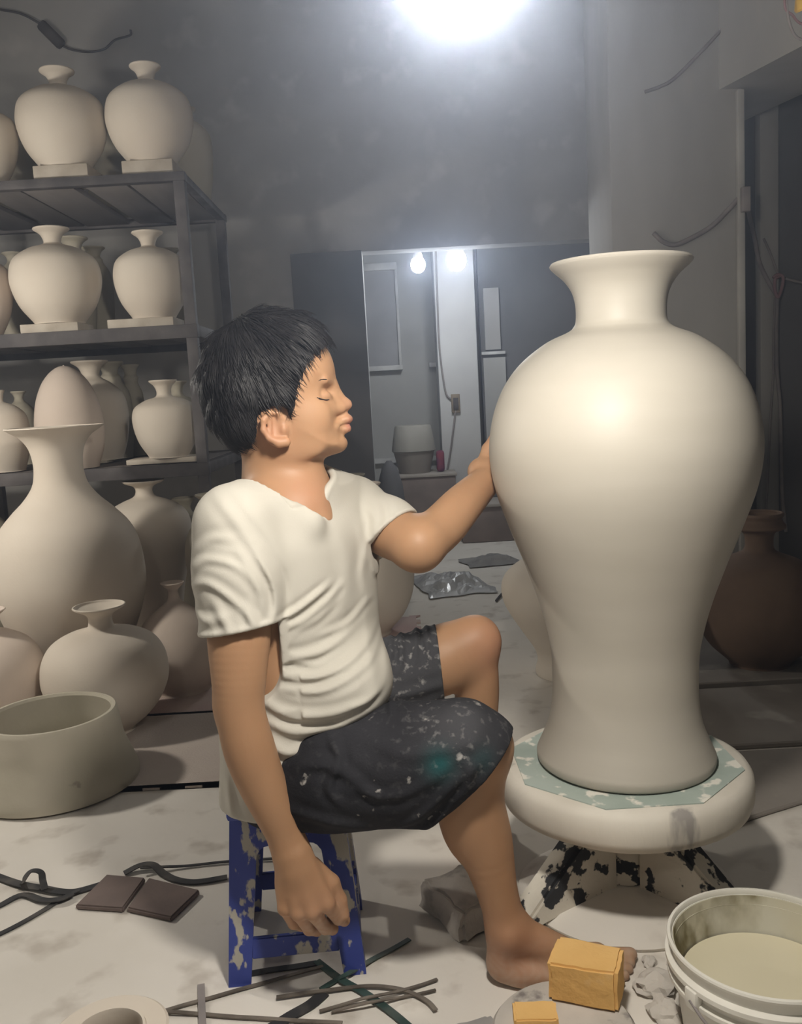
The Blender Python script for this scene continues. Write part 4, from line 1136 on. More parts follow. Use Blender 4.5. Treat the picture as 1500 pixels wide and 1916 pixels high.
lo = hp(372, 980, -0.14); hi = hp(690, 560, 0.14)
HF = Field(np.minimum(lo, hi) + [-.02, 0, 0], np.maximum(lo, hi) + [0.01, 0, 0.01], 0.0021)
skull = smooth_poly([(608, 645), (620, 668), (626, 690), (626.5, 705), (622, 716), (619, 728), (618, 748), (625, 770), (634, 790), (638, 806), (640, 816), (645, 826), (643, 838), (628, 849), (600, 857), (570, 864), (530, 864),
         (480, 850), (436, 822), (402, 780), (388, 725), (392, 680), (412, 636), (450, 606), (500, 592), (545, 594), (585, 612)])
sd = poly_sd(skull, HF.ax[0], HF.ax[2]).astype(np.float32)
dm = 66 * k1
q = np.where(sd >= 0, 1 - np.minimum(sd, dm) / dm, 1 - sd / dm)
Yg = HF.ax[1][None, :, None] - YH
zz_ = HF.ax[2]; ztop_, zch = hp(520, 590)[2], hp(640, 845)[2]
xx_ = HF.ax[0]
# half breadth varies: widest at the temples/parietal, narrower at the jaw and the face front
tz = np.clip((zz_ - zch) / (ztop_ - zch), 0, 1)
wz = 0.060 + 0.0185 * np.clip(np.sin(np.clip(tz * 1.1, 0, 1) * PI), 0, 1) ** 0.8
xf = np.clip((xx_ - hp(540, 720)[0]) / (hp(640, 720)[0] - hp(540, 720)[0]), 0, 1)
wid = (wz[None, :] * (1 - 0.10 * xf[:, None] ** 2)).astype(np.float32)
SK = (np.sqrt(q[:, None, :] ** 2 + (np.abs(Yg) / wid[:, None, :]) ** 2.0) - 1) * 0.072
HF.D = np.minimum(HF.D, SK.astype(np.float32))
SKULL = SK.astype(np.float32)
for sgn in (-1, 1):
    HF.ell(hp(592, 772, sgn * 0.046), (0.026, 0.018, 0.030), 0.02)        # cheek
    HF.ell(hp(566, 835, sgn * 0.050), (0.040, 0.014, 0.020), 0.02)        # jaw angle
    HF.ell(hp(617, 740, sgn * 0.037), (0.012, 0.016, 0.010), 0.012, '-')  # eye socket
    HF.ell(hp(605, 741.5, sgn * 0.0345), (0.0155, 0.0155, 0.0110), 0.004)   # lidded eyeball
    HF.cap(hp(621, 716, sgn * 0.010), hp(611, 712, sgn * 0.046), 0.0065, 0.006, 0.010)   # brow ridge
    HF.cap(hp(600, 752, sgn * 0.045), hp(616, 756, sgn * 0.024), 0.0035, 0.0035, 0.008)   # lower lid bag
    HF.ell(hp(637, 763, sgn * 0.0125), (0.0105, 0.0075, 0.0085), 0.005)      # nostril wing
    HF.ell(hp(645, 770.5, sgn * 0.0065), (0.005, 0.003, 0.0028), 0.002, '-')  # nostril
    HF.cap(hp(640, 786, sgn * 0.006), hp(629, 796, sgn * 0.024), 0.0085, 0.005, 0.006)   # upper lip side
    HF.cap(hp(637, 805, sgn * 0.005), hp(629, 799, sgn * 0.023), 0.0085, 0.005, 0.006)   # lower lip side
HF.cap(hp(618.5, 715), hp(640, 752), 0.0072, 0.0095, 0.012)
for sgn in (-1, 1):
    HF.cap(hp(618, 726, sgn * 0.008), hp(630, 762, sgn * 0.013), 0.0085, 0.0095, 0.012)
    HF.ell(hp(612, 764, sgn * 0.026), (0.016, 0.014, 0.016), 0.014)                  # nose bridge
HF.ell(hp(646.5, 757), (0.0112, 0.0100, 0.0100), 0.007)                  # nose tip
HF.cap(hp(641, 769), hp(640, 778), 0.006, 0.007, 0.008)                      # philtrum
HF.ell(hp(648.5, 784), (0.0105, 0.016, 0.0082), 0.006)                       # upper lip
HF.ell(hp(646.5, 802), (0.0098, 0.015, 0.0085), 0.006)                      # lower lip
HF.ell(hp(635, 829), (0.0125, 0.017, 0.0125), 0.012)                           # chin
HF.cap(hp(652, 814), hp(640, 816, 0.0), 0.0035, 0.004, 0.006, '-')          # under-lip dip
for sgn in (-1, 1):
    HF.cap(hp(660, 792.5, 0), hp(633, 798, sgn * 0.023), 0.0020, 0.0012, 0.0025, '-')  # mouth line
    # ear: plate, helix, lobe, concha
    yo = sgn * 0.0745
    HF.ell(hp(526, 799, yo), (0.021, 0.008, 0.029), 0.006)
    HF.chain([hp(538.09, 784, sgn * 0.076), hp(529.72, 772, sgn * 0.081), hp(516.7, 771, sgn * 0.085), hp(506.47, 783, sgn * 0.088), hp(506.47, 800.85, sgn * 0.088), hp(516.7, 815.3, sgn * 0.086), hp(532.51, 823.8, sgn * 0.083), hp(544.6, 822.1, sgn * 0.080)], [.0042, .0046, .0050, .0050, .0050, .0055, .0075, .0085], 0.004)
    HF.ell(hp(527.86, 794, sgn * 0.087), (0.0135, 0.008, 0.018), 0.004, '-')
    HF.cap(hp(516.7, 782, sgn * 0.084), hp(517.63, 806.8, sgn * 0.083), 0.0035, 0.0035, 0.004)      # antihelix
    HF.ell(hp(540.88, 800, sgn * 0.079), (0.0055, 0.005, 0.008), 0.004)                            # tragus
# neck and collar base
HF.cap(hp(524, 815), A(542, 905, 1.562), 0.057, 0.060, 0.022)
HF.cap(A(542, 905, 1.562), A(545, 985, 1.562), 0.060, 0.074, 0.02)
HF.cap(hp(496, 830), A(505, 930, 1.57), 0.034, 0.05, 0.03)
HF.cap(A(440, 980, 1.425), A(545, 940, 1.56), 0.049, 0.050, 0.03); HF.cap(A(660, 950, 1.71), A(555, 940, 1.56), 0.047, 0.050, 0.03)
HF.cap(A(560, 960, 1.52), A(575, 1010, 1.515), 0.052, 0.055, 0.03)
head_part = HF.mesh()

# ---- hair: a shell over the skull inside the hairline ----------------------
hairline = [(612, 648), (604, 660), (590, 676), (580, 695), (572, 718), (567, 738), (562, 760), (556, 786), (549, 784), (543, 766), (530, 760), (514, 764), (499, 776), (495, 803), (489, 822), (474, 840), (448, 846), (400, 850),
            (320, 830), (300, 700), (330, 560), (450, 500), (600, 520), (650, 600), (622, 636)]
hsd = poly_sd(hairline, HF.ax[0], HF.ax[2]).astype(np.float32)
KH = Field(HF.lo, HF.lo + HF.h * (HF.n - 1), HF.h); KH.D = KH.D[:HF.n[0], :HF.n[1], :HF.n[2]]
tt = np.clip(hsd / (13 * k1), 0, 1); tt = tt * tt * (3 - 2 * tt)
X2, Z2 = np.meshgrid(HF.ax[0], HF.ax[2], indexing='ij')
th = 0.0125 + 0.0035 * np.sin(X2 * 60 + Z2 * 35) * np.sin(Z2 * 52 - X2 * 20) 
thk = (-0.004 + (th + 0.004) * tt).astype(np.float32)
whorl = hp(448, 625)
ang2 = np.arctan2(Z2 - whorl[2], X2 - whorl[0])
rr2 = np.hypot(Z2 - whorl[2], X2 - whorl[0])
groove = 0.0013 * np.sin(ang2 * 34 + rr2 * 50 + 2.2 * np.sin(ang2 * 9 + rr2 * 30)) * np.clip(rr2 / 0.05, 0, 1)
KH.D = (SKULL - (thk + groove.astype(np.float32) * tt.astype(np.float32))[:, None, :]).astype(np.float32)
hair_part = KH.mesh()

# ---- near arm and hand -----------------------------------------------------
def limb_field(pts, pad, h):
    P_ = np.array(pts); return Field(P_.min(0) - pad, P_.max(0) + pad, h)
NA = limb_field([SH_N, EL_N, WR_N, A(600, 1745, 1.37)], 0.09, 0.0025)
NA.limb([SH_N, A(446, 1110, 1.405), A(447, 1185, 1.39), A(447, 1255, 1.378), EL_N, A(466, 1400, 1.373), A(490, 1465, 1.378), A(520, 1535, 1.382), WR_N], [0.054, 0.0515, 0.0500, 0.0440, 0.0385, 0.0405, 0.0375, 0.0305, 0.0268])
NA.ell(A(437, 1318, 1.388), (0.022, 0.026, 0.026), 0.03)                                   # elbow
yb = 1.375
MC = [A(611, 1690, yb - .012), A(584, 1706, yb - .020), A(557, 1708, yb - .018), A(533, 1699, yb - .008)]
WP_ = [A(562, 1600, yb), A(550, 1600, yb - .004), A(540, 1602, yb - .002), A(533, 1604, yb + .004)]
NA.cap(WR_N, A(556, 1625, yb), 0.0255, 0.028, 0.018)
for w_, m_, r_ in zip(WP_, MC, (.0165, .016, .015, .0145)):
    NA.cap(w_, m_, r_ + 0.003, r_ * 0.86, 0.010)
NA.ell(A(558, 1655, yb + .006), (0.036, 0.016, 0.040), 0.012)
fing = [([MC[0], A(633, 1718, yb + .012), A(644, 1722, yb + .036), A(640, 1708, yb + .05)], [.0125, .0108, .0095, .0085]),
        ([MC[1], A(608, 1736, yb + .010), A(622, 1738, yb + .034), A(619, 1720, yb + .050)], [.0125, .0110, .0098, .0085]),
        ([MC[2], A(578, 1738, yb + .012), A(593, 1741, yb + .036), A(593, 1722, yb + .052)], [.0120, .0106, .0094, .0082]),
        ([MC[3], A(549, 1728, yb + .014), A(564, 1733, yb + .036), A(566, 1716, yb + .050)], [.0108, .0094, .0084, .0074])]
thumb = ([A(584, 1622, yb + .010), A(619, 1652, yb + .010), A(635, 1684, yb + .012), A(643, 1712, yb + .010)], [.0165, .0138, .0116, .0098])
NA.chain(*thumb, k=0.006)
for m_ in MC: NA.ell(m_ + np.array([0, -0.006, 0.002]), (0.009, 0.008, 0.009), 0.006)
# each finger in turn, kept apart by a small blend radius
for pts, rad in fing:
    NA.chain(pts, rad, k=0.0028)
for i in range(3):     # creases between the knuckles
    a_ = (fing[i][0][0] + fing[i + 1][0][0]) / 2 + np.array([0, -0.010, -0.008]); b_ = (fing[i][0][1] + fing[i + 1][0][1]) / 2 + np.array([0, -0.010, 0])
    NA.cap(a_, b_, 0.0015, 0.0028, 0.004, '-')
near_arm = NA.mesh()

# ---- far arm and hand on the vase ------------------------------------------
vx, vy, vz = vt.location
pr_r = np.array([p[0] for p in prof[:len(prof) // 2]]); pr_z = np.array([p[1] for p in prof[:len(prof) // 2]]) + vz
itop = int(np.argmax(pr_z)); 
def Rv(z): return float(np.interp(z, pr_z[:itop], pr_r[:itop]))
def vs_(deg, z, off):
    a = math.radians(deg); R_ = Rv(z) + off
    return np.array([vx + R_ * math.cos(a), vy + R_ * math.sin(a), z])
zw = WR_F[2]
FA = limb_field([SH_F, EL_F, WR_F, vs_(120, zw + 0.08, 0.03), vs_(165, zw - 0.05, 0.05)], 0.08, 0.003)
FA.limb([SH_F, A(722, 990, 1.63), EL_F], [0.052, 0.049, 0.041])
FA.limb([EL_F, A(826, 987, 1.62), A(868, 941, 1.69), WR_F], [0.041, 0.0415, 0.0375, 0.0275], 0.025)
FA.ell(A(776, 1028, 1.56), (0.030, 0.03, 0.026), 0.02)
kn = [vs_(142, zw + 0.042, .016), vs_(140, zw + 0.024, .017), vs_(140, zw + 0.004, .016), vs_(141, zw - 0.016, .015)]
FA.cap(WR_F, vs_(156, zw + 0.01, 0.024), 0.0265, 0.026, 0.015)
for m_ in kn: FA.cap(vs_(157, zw + 0.008, 0.026), m_, 0.019, 0.0125, 0.010)
for i, (m_, dl) in enumerate(zip(kn, (9, 11, 10, 8))):
    a0 = [142, 140, 140, 141][i]; z0_ = m_[2]; dz = (0.012, 0.005, -0.002, -0.010)[i]
    FA.chain([m_, vs_(a0 - dl, z0_ + dz, .0125), vs_(a0 - dl * 1.6, z0_ + dz * 1.7, .0105), vs_(a0 - dl * 2.1, z0_ + dz * 2.2, .0092)], [.0115, .0105, .0095, .0082], 0.003)
FA.chain([vs_(154, zw + 0.022, .020), vs_(150, zw + 0.050, .016), vs_(145, zw + 0.070, .0125), vs_(139, zw + 0.080, .011)], [.016, .013, .0115, .0095], 0.004)
far_arm = FA.mesh()

# ---- legs and feet ---------------------------------------------------------
NL = Field((-0.02, 1.30, -0.01), (0.44, 1.56, 0.60), 0.003)
KN_N = A(893, 1398, 1.425)
NL.cap(A(780, 1425, 1.43), KN_N, 0.066, 0.056, 0.02)
AN_N = A(948, 1735, 1.428)
NL.limb([KN_N, A(884, 1490, 1.43), A(905, 1570, 1.432), A(928, 1660, 1.43), AN_N], [0.054, 0.0525, 0.0475, 0.0355, 0.0330], 0.02)
NL.ell(A(868, 1520, 1.435), (0.040, 0.042, 0.075), 0.03)                   # calf muscle
NL.ell(AN_N + np.array([0.0, -0.031, 0.0]), (0.013, 0.010, 0.014), 0.01)  # ankle bone
hx_ = AN_N[0]
FY = 1.428
heel = np.array([hx_ - 0.006, FY, 0.032])
NL.cap(AN_N, heel, 0.032, 0.032, 0.02)
NL.cap(AN_N + [0.01, 0, -0.01], np.array([hx_ + 0.10, FY, 0.040]), 0.032, 0.026, 0.02)
NL.cap(np.array([hx_ + 0.02, FY - 0.018, 0.022]), np.array([hx_ + 0.145, FY - 0.028, 0.016]), 0.022, 0.019, 0.02)
NL.cap(np.array([hx_ + 0.02, FY + 0.016, 0.026]), np.array([hx_ + 0.155, FY + 0.024, 0.019]), 0.025, 0.022, 0.02)
for i in range(5):
    oy = 0.032 - i * 0.0165
    L_ = [0.215, 0.210, 0.203, 0.193, 0.181][i]; r_ = [.0125, .0095, .009, .0085, .0085][i]
    NL.cap(np.array([hx_ + 0.14, FY + oy * 0.9, 0.018]), np.array([hx_ + L_, FY + oy, r_ - 0.0005]), r_ * 1.1, r_, 0.005)
NL.plane((0, 0, 0.0015), (0, 0, -1))
near_leg = NL.mesh()

FL = Field((-0.12, 1.60, -0.01), (0.34, 2.10, 0.70), 0.003)
KN_F = A(884, 1204, 1.74)
FL.limb([A(690, 1280, 1.70), A(800, 1246, 1.73), A(840, 1228, 1.738), KN_F], [0.066, 0.067, 0.067, 0.050], 0.02)
FL.ell(A(896, 1196, 1.738), (0.038, 0.040, 0.042), 0.02)
AN_F = np.array([A(896, 1560, 1.79)[0], 1.79, 0.085])
FL.limb([KN_F, A(893, 1290, 1.745), A(884, 1370, 1.76), A(892, 1480, 1.78), AN_F], [0.047, 0.043, 0.048, 0.036, 0.031], 0.02)
fd = np.array([0.05, 0.9987, 0.0]); fs = np.array([0.9987, -0.05, 0])
FL.cap(AN_F, AN_F * [1, 1, 0] + [0, 0, 0.03], 0.031, 0.031, 0.02)
FL.cap(AN_F + [0, 0, -0.01], AN_F * [1, 1, 0] + fd * 0.10 + [0, 0, 0.038], 0.031, 0.026, 0.02)
for sg in (-1, 1):
    FL.cap(AN_F * [1, 1, 0] + fs * 0.015 * sg + [0, 0, 0.024], AN_F * [1, 1, 0] + fd * 0.15 + fs * 0.024 * sg + [0, 0, 0.018], 0.024, 0.020, 0.02)
for i in range(5):
    oy = -0.032 + i * 0.0165
    L_ = [0.213, 0.208, 0.200, 0.190, 0.178][i]; r_ = [.0125, .0095, .009, .0085, .0085][i]
    FL.cap(AN_F * [1, 1, 0] + fd * 0.14 + fs * oy * .9 + [0, 0, 0.018], AN_F * [1, 1, 0] + fd * L_ + fs * oy + [0, 0, r_ - .0005], r_ * 1.1, r_, 0.005)
FL.plane((0, 0, 0.0015), (0, 0, -1))
far_leg = FL.mesh()

# ---- trunk (inside the shirt and shorts) so that the body is one continuous figure
rows = [(930, 545, .120, .060), (965, 545, .178, .088), (1000, 545, .188, .104), (1090, 546, .182, .116), (1180, 559, .166, .114), (1290, 573, .164, .126), (1380, 577, .166, .122), (1450, 574, .172, .120), (1530, 574, .170, .112)]
def trunk(Fd, grow, S_=None):
    zr = np.array([A(c, y, YM)[2] for y, c, a, b in rows])[::-1]
    cx = np.array([A(c, y, YM)[0] for y, c, a, b in rows])[::-1]
    ra = np.array([a for _, _, a, _ in rows])[::-1]; rb = np.array([b for *_, b in rows])[::-1]
    X, Y, Z = Fd.xyz((slice(None),) * 3)
    zf = Fd.ax[2]
    kern = np.hanning(2 * max(3, int(0.035 / Fd.h)) + 1); kern /= kern.sum(); pd = len(kern) // 2
    sm = lambda a: np.convolve(np.pad(a, pd, mode='edge'), kern, 'valid')
    CX = sm(np.interp(zf, zr, cx))[None, None, :]; RA = (sm(np.interp(zf, zr, ra)) + grow)[None, None, :]; RB = (sm(np.interp(zf, zr, rb)) + grow)[None, None, :]
    u = (X - CX) * s_ax[0] + (Y - YM) * s_ax[1]
    v = (X - CX) * c_ax[0] + (Y - YM) * c_ax[1]
    e = 2.25
    q_ = (np.abs(u / RA) ** e + np.abs(v / RB) ** e + 1e-9) ** (1 / e)
    d = (q_ - 1) * np.minimum(RA, RB)
    top = Z - (zr[-1] + grow); bot = (zr[0] - 0.03) - Z
    return np.maximum(d, np.maximum(top, bot)).astype(np.float32)
TB = Field((-0.42, 1.28, 0.30), (0.06, 1.86, 0.95), 0.005)
TB.D = trunk(TB, -0.008)
TB.cap(A(440, 980, 1.425), A(545, 938, YM), 0.048, 0.048, 0.03); TB.cap(SH_F, A(555, 938, YM), 0.046, 0.048, 0.03)
TB.cap(A(580, 1450, 1.48), A(780, 1428, 1.43), 0.066, 0.062, 0.03); TB.cap(A(590, 1330, 1.69), A(700, 1278, 1.70), 0.074, 0.064, 0.03)
TB.plane((0, 0, 0.316), (0, 0, -1))
trunk_part = TB.mesh()

# ---- fold strokes ----------------------------------------------------------
def strokes(Fd, L_, Yref, ymask=None):
    """L_: polylines in photo pixels at depth Yref with (width_px, height_m); raised ridges (or grooves if negative)"""
    mm = Yref / FOC
    X, Z = np.meshgrid(Fd.ax[0], Fd.ax[2], indexing='ij')
    H_ = np.zeros(X.shape)
    for pts, w, h in L_:
        P_ = np.array([A(a, b, Yref)[[0, 2]] for a, b in (catmull([(p[0], p[1]) for p in pts], 5) if len(pts) > 2 else pts)])
        best = np.full(X.shape, 1e9); tp = np.zeros(X.shape)
        n = len(P_) - 1
        for i in range(n):
            a, b = P_[i], P_[i + 1]; e = b - a
            t = np.clip(((X - a[0]) * e[0] + (Z - a[1]) * e[1]) / (e @ e + 1e-12), 0, 1)
            d = np.hypot(X - a[0] - t * e[0], Z - a[1] - t * e[1])
            m_ = d < best
            best = np.where(m_, d, best); tp = np.where(m_, (i + t) / n, tp)
        env = np.sin(np.clip(tp, 0, 1) * PI * 0.96 + 0.06) ** 0.7
        g = np.exp(-(best / (w * mm)) ** 2) - 0.55 * np.exp(-((best - 1.9 * w * mm) / (w * mm)) ** 2)
        H_ += h * env * g
    H3 = H_[:, None, :].astype(np.float32)
    if ymask is not None:
        H3 = H3 * ymask
    Fd.D -= H3

# ---- T-shirt ---------------------------------------------------------------
TS = Field((-0.42, 1.25, 0.27), (0.07, 1.86, 0.96), 0.0028)
TS.D = trunk(TS, 0.006)
TS.cap(A(440, 978, 1.425), A(545, 925, YM), 0.060, 0.066, 0.03); TS.cap(SH_F, A(555, 925, YM), 0.058, 0.066, 0.03)
sl_a, sl_b = A(438, 985, 1.418), A(453, 1172, 1.392)
TS.chain([sl_a, A(444, 1070, 1.405), A(454, 1215, 1.388)], [0.0615, 0.0655, 0.0665], 0.022)
TS.chain([SH_F + [0, 0, -0.004], A(722, 993, 1.635), A(760, 1028, 1.58)], [0.058, 0.0590, 0.0610], 0.022)
# soften the belly/back: hanging hem volume at the back
TS.cap(A(502, 1380, 1.55), A(522, 1500, 1.55), 0.058, 0.060, 0.05)
TS.ell(A(640, 1275, 1.50), (0.085, 0.11, 0.075), 0.05)
ym = np.clip((1.66 - TS.ax[1]) / 0.12, 0, 1)[None, :, None].astype(np.float32)
folds = [
    ([(418, 905), (470, 960), (520, 1040), (533, 1110)], 9, .0030), ([(455, 905), (500, 960), (540, 1020), (560, 1090)], 10, .0022),
    ([(500, 1010), (528, 1060), (534, 1110), (520, 1150)], 7, .0045), ([(470, 1000), (505, 1060), (518, 1120)], 7, .0035),
    ([(535, 1135), (560, 1125), (600, 1100), (622, 1085)], 6, .0045), ([(540, 1150), (575, 1142), (612, 1118), (640, 1090)], 6, .0040), ([(560, 1160), (600, 1142), (632, 1115)], 6, .0035),
    ([(392, 1010), (425, 985), (470, 985)], 7, .0022), ([(385, 1040), (420, 1020), (470, 1030), (510, 1075)], 6, .0026), ([(380, 1075), (420, 1060), (470, 1090), (520, 1145)], 7, .0032),
    ([(380, 1110), (415, 1125), (460, 1110)], 8, .0030), ([(430, 1090), (455, 1130), (462, 1165)], 8, .0035), ([(488, 1095), (500, 1135), (505, 1170)], 7, .004),
    ([(505, 1190), (560, 1205), (620, 1195), (680, 1160)], 8, .0042), ([(510, 1222), (570, 1240), (640, 1228), (700, 1195)], 8, .0045), ([(540, 1258), (600, 1262), (660, 1240), (708, 1215)], 7, .0040),
    ([(500, 1275), (540, 1300), (600, 1305), (670, 1290), (712, 1262)], 9, .0050), ([(505, 1310), (560, 1335), (630, 1330), (700, 1300)], 8, .0040), ([(500, 1345), (550, 1372), (600, 1362), (650, 1335)], 9, .0048),
    ([(505, 1390), (545, 1405), (580, 1385), (610, 1362)], 8, .0040), ([(560, 1215), (600, 1222), (640, 1205)], 5, .0025), ([(600, 1175), (650, 1165), (690, 1135)], 6, .0030),
    ([(620, 980), (640, 1020), (650, 1080), (640, 1150)], 12, .0025), ([(668, 990), (680, 1040), (676, 1090), (690, 1140)], 8, .0030), ([(690, 1150), (705, 1210), (716, 1270)], 8, -.0025),
    ([(655, 1290), (690, 1285), (715, 1268)], 6, .0030), ([(430, 1430), (440, 1470), (446, 1500)], 8, .003), ([(700, 940), (720, 965), (715, 1000)], 7, .0026), ([(678, 960), (700, 985), (690, 1020)], 7, .0028), ([(735, 955), (745, 980), (735, 1005)], 6, .002)]
strokes(TS, folds, 1.48, ym)
# hems: cut with slanted planes, hollow inside
inner = TS.D + 0.0052
cutp = A(715, 1313, 1.5); 
hemn = np.array([0.80, 0.12, -1.0])
far_cut = np.array([0.62, -0.42, -0.66])
def halfspace(Fd, p, n):
    X, Y, Z = Fd.xyz((slice(None),) * 3); n = np.array(n, float); n = n / np.linalg.norm(n)
    return ((X - p[0]) * n[0] + (Y - p[1]) * n[1] + (Z - p[2]) * n[2]).astype(np.float32)
h_body = halfspace(TS, cutp, hemn)
h_nslv = halfspace(TS, sl_b, (0.14, -0.1, -1.0))
h_fslv = halfspace(TS, A(728, 1006, 1.62), far_cut)
X, Y, Z = TS.xyz((slice(None),) * 3)
near_zone = (((Y < 1.455 + 0 * X + 0 * Z) & (X < A(545, 1200, 1.4)[0])) & (Z > A(450, 1262, 1.39)[2]) & (Z < sl_a[2] - 0.05))
# distance to the near arm axis decides whether a voxel belongs to the sleeve
def axis_d(a, b):
    d = b - a; L2 = d @ d
    t = np.clip(((X - a[0]) * d[0] + (Y - a[1]) * d[1] + (Z - a[2]) * d[2]) / L2, 0, 1.6)
    return np.sqrt((X - a[0] - t * d[0]) ** 2 + (Y - a[1] - t * d[1]) ** 2 + (Z - a[2] - t * d[2]) ** 2)
nd = axis_d(sl_a, A(454, 1215, 1.388))
tr = trunk(TS, 0.006)
slv = (nd < 0.085) & (tr > 0.004)
fd_ = axis_d(SH_F, A(722, 993, 1.635)); fslv = (fd_ < 0.085) & (tr > 0.004) & (X > A(640, 1000, 1.65)[0])
D = np.maximum(TS.D, np.minimum(np.minimum(h_nslv, tr - 0.004), np.minimum(0.085 - nd, sl_a[2] - Z)))
D = np.maximum(D, np.minimum(np.minimum(h_fslv, tr - 0.004), np.minimum(0.085 - fd_, X - A(640, 1000, 1.65)[0])))
D = np.maximum(D, h_body)
D = np.maximum(D, np.where(X < A(520, 1500, 1.5)[0], A(440, 1512, 1.46)[2] - Z, -1))
# only hollow near the open ends so that no skin pokes through
TS.D = D.astype(np.float32)
X = Y = Z = None
TS.cap(A(449, 1120, 1.398), A(456, 1260, 1.384), 0.0565, 0.0600, 0.004, '-')
TS.cap(A(732, 1003, 1.62), A(775, 1042, 1.55), 0.0500, 0.0535, 0.004, '-')
def hem_ring(a, b, p, n, r, t, up=0.0):
    ax_ = (b - a) / np.linalg.norm(b - a); n = n / np.linalg.norm(n)
    e1_ = np.cross(ax_, [0.3, 1, 0.2]); e1_ /= np.linalg.norm(e1_); e2_ = np.cross(ax_, e1_)
    pts = []
    for k in range(41):
        q_ = a + (e1_ * math.cos(k * PI / 20) + e2_ * math.sin(k * PI / 20)) * r
        s_ = ((p - q_) @ n) / (ax_ @ n) - up
        pts.append(q_ + ax_ * s_)
    for k in range(40):
        m_ = (pts[k] + pts[k + 1]) / 2
        iv = np.clip(((m_ - TS.lo) / TS.h).astype(int), 0, TS.n - 1)
        if tr[tuple(iv)] > 0.003:
            TS.cap(pts[k], pts[k + 1], t, t, 0.003)
hem_ring(SH_F, A(722, 993, 1.635), A(728, 1006, 1.62), far_cut, 0.0575, 0.0036, 0.002)
hem_ring(sl_a, A(454, 1215, 1.388), sl_b, np.array([0.14, -0.1, -1.0]), 0.0638, 0.0036, 0.002)
# neck opening: cut by the slanted collar plane, hollow inside so that the neck and chest show
TI = Field(TS.lo, TS.lo + TS.h * (TS.n - 1), TS.h); TI.D = trunk(TI, -0.001)
TI.cap(A(440, 978, 1.425), A(545, 925, YM), 0.053, 0.059, 0.03); TI.cap(SH_F, A(555, 925, YM), 0.051, 0.059, 0.03)
TI.cap(A(545, 925, YM), A(548, 860, YM), 0.060, 0.060, 0.02)
TS.cap(A(512, 945, 1.462), A(578, 975, 1.462), 0.022, 0.022, 0.03)
c1_, c2_, c3_ = A(466, 886, 1.57), A(556, 940, 1.46), A(622, 868, 1.63)
cn = np.cross(c2_ - c1_, c3_ - c1_); cn /= np.linalg.norm(cn)
if cn[2] < 0: cn = -cn
hc = halfspace(TS, c1_, cn)                      # positive above the collar plane
X, Y, Z = TS.xyz((slice(None),) * 3)
cyl = np.sqrt((X - A(545, 905, YM)[0]) ** 2 + (Y - YM) ** 2) + 0 * Z
cut = np.minimum(hc, 0.125 - cyl)
TS.D = np.maximum(TS.D, cut).astype(np.float32)
TS.D = np.maximum(TS.D, np.minimum(-TI.D - 0.0035, 0.125 - cyl)).astype(np.float32)
# lower dip of the round neck at the front
TS.cap(A(556, 890, 1.525), A(588, 938, 1.480), 0.046, 0.027, 0.008, '-')
# collar rib follows the rim of the cut: nearest cloth voxel to the neck axis in every direction
ctr = A(560, 905, YM)
TDip = Field(TS.lo, TS.lo + TS.h * (TS.n - 1), TS.h)
TDip.cap(A(556, 890, 1.525), A(588, 938, 1.480), 0.046, 0.027, 0.0, pad=0.05)
cutf = np.maximum(np.minimum(hc, 0.125 - cyl), -TDip.D)
near_ = (np.abs(cutf) < 0.0035) & (np.abs(TI.D - 0.001) < 0.006) & (cyl < 0.125)
ix = np.argwhere(near_)
pp = ix * TS.h + TS.lo
an_ = np.arctan2(pp[:, 1] - YM + 0.02, pp[:, 0] - ctr[0]); rd_ = np.hypot(pp[:, 1] - YM + 0.02, pp[:, 0] - ctr[0])
NB = 40
bn = ((an_ + PI) / (2 * PI) * NB).astype(int) % NB
ring_ = []
for k in range(NB):
    m_ = np.where(bn == k)[0]
    if len(m_) == 0: continue
    ring_.append(pp[m_].mean(0))
ring_ = np.array(ring_)
ring_ = sum(np.roll(ring_, s_, axis=0) * w_ for s_, w_ in ((-2, .12), (-1, .22), (0, .32), (1, .22), (2, .12)))
cs = list(catmull(np.vstack([ring_, ring_[:1]]), 3))
TS.chain(cs, [0.0052] * len(cs), 0.004)
shirt_part = TS.mesh()

# ---- shorts ----------------------------------------------------------------
SH = Field((-0.40, 1.30, 0.285), (0.22, 1.86, 0.66), 0.0028)
SH.ell(A(560, 1450, 1.56), (0.112, 0.178, 0.130), 0.03)
SH.chain([A(556, 1462, 1.475), A(640, 1448, 1.445), A(760, 1430, 1.43), A(862, 1410, 1.425), A(892, 1420, 1.425)], [0.092, 0.097, 0.0965, 0.083, 0.0760], 0.03)
SH.chain([A(590, 1335, 1.68), A(700, 1285, 1.70), A(860, 1232, 1.742)], [0.092, 0.084, 0.079], 0.03)
sfolds = [([(560, 1400), (600, 1385), (650, 1395), (720, 1440)], 9, .005), ([(618, 1340), (640, 1375), (625, 1420), (650, 1450)], 8, .005), ([(690, 1345), (760, 1360), (830, 1350), (890, 1340)], 10, .003),
          ([(540, 1470), (620, 1480), (700, 1500)], 10, .004), ([(600, 1520), (700, 1530), (790, 1500), (850, 1440)], 10, .0045), ([(720, 1500), (780, 1470), (850, 1400), (890, 1370)], 9, .004), ([(760, 1535), (800, 1500), (830, 1460)], 8, .004),
          ([(650, 1420), (740, 1425), (820, 1390)], 9, .0035), ([(840, 1360), (870, 1385), (860, 1420), (830, 1450)], 8, .0035), ([(745, 1240), (752, 1280), (748, 1318)], 6, .004), ([(775, 1205), (785, 1250), (780, 1310)], 6, .004), ([(800, 1185), (808, 1240), (806, 1310)], 5, .003), ([(730, 1250), (728, 1290), (735, 1320)], 6, .003)]
strokes(SH, sfolds, 1.46)
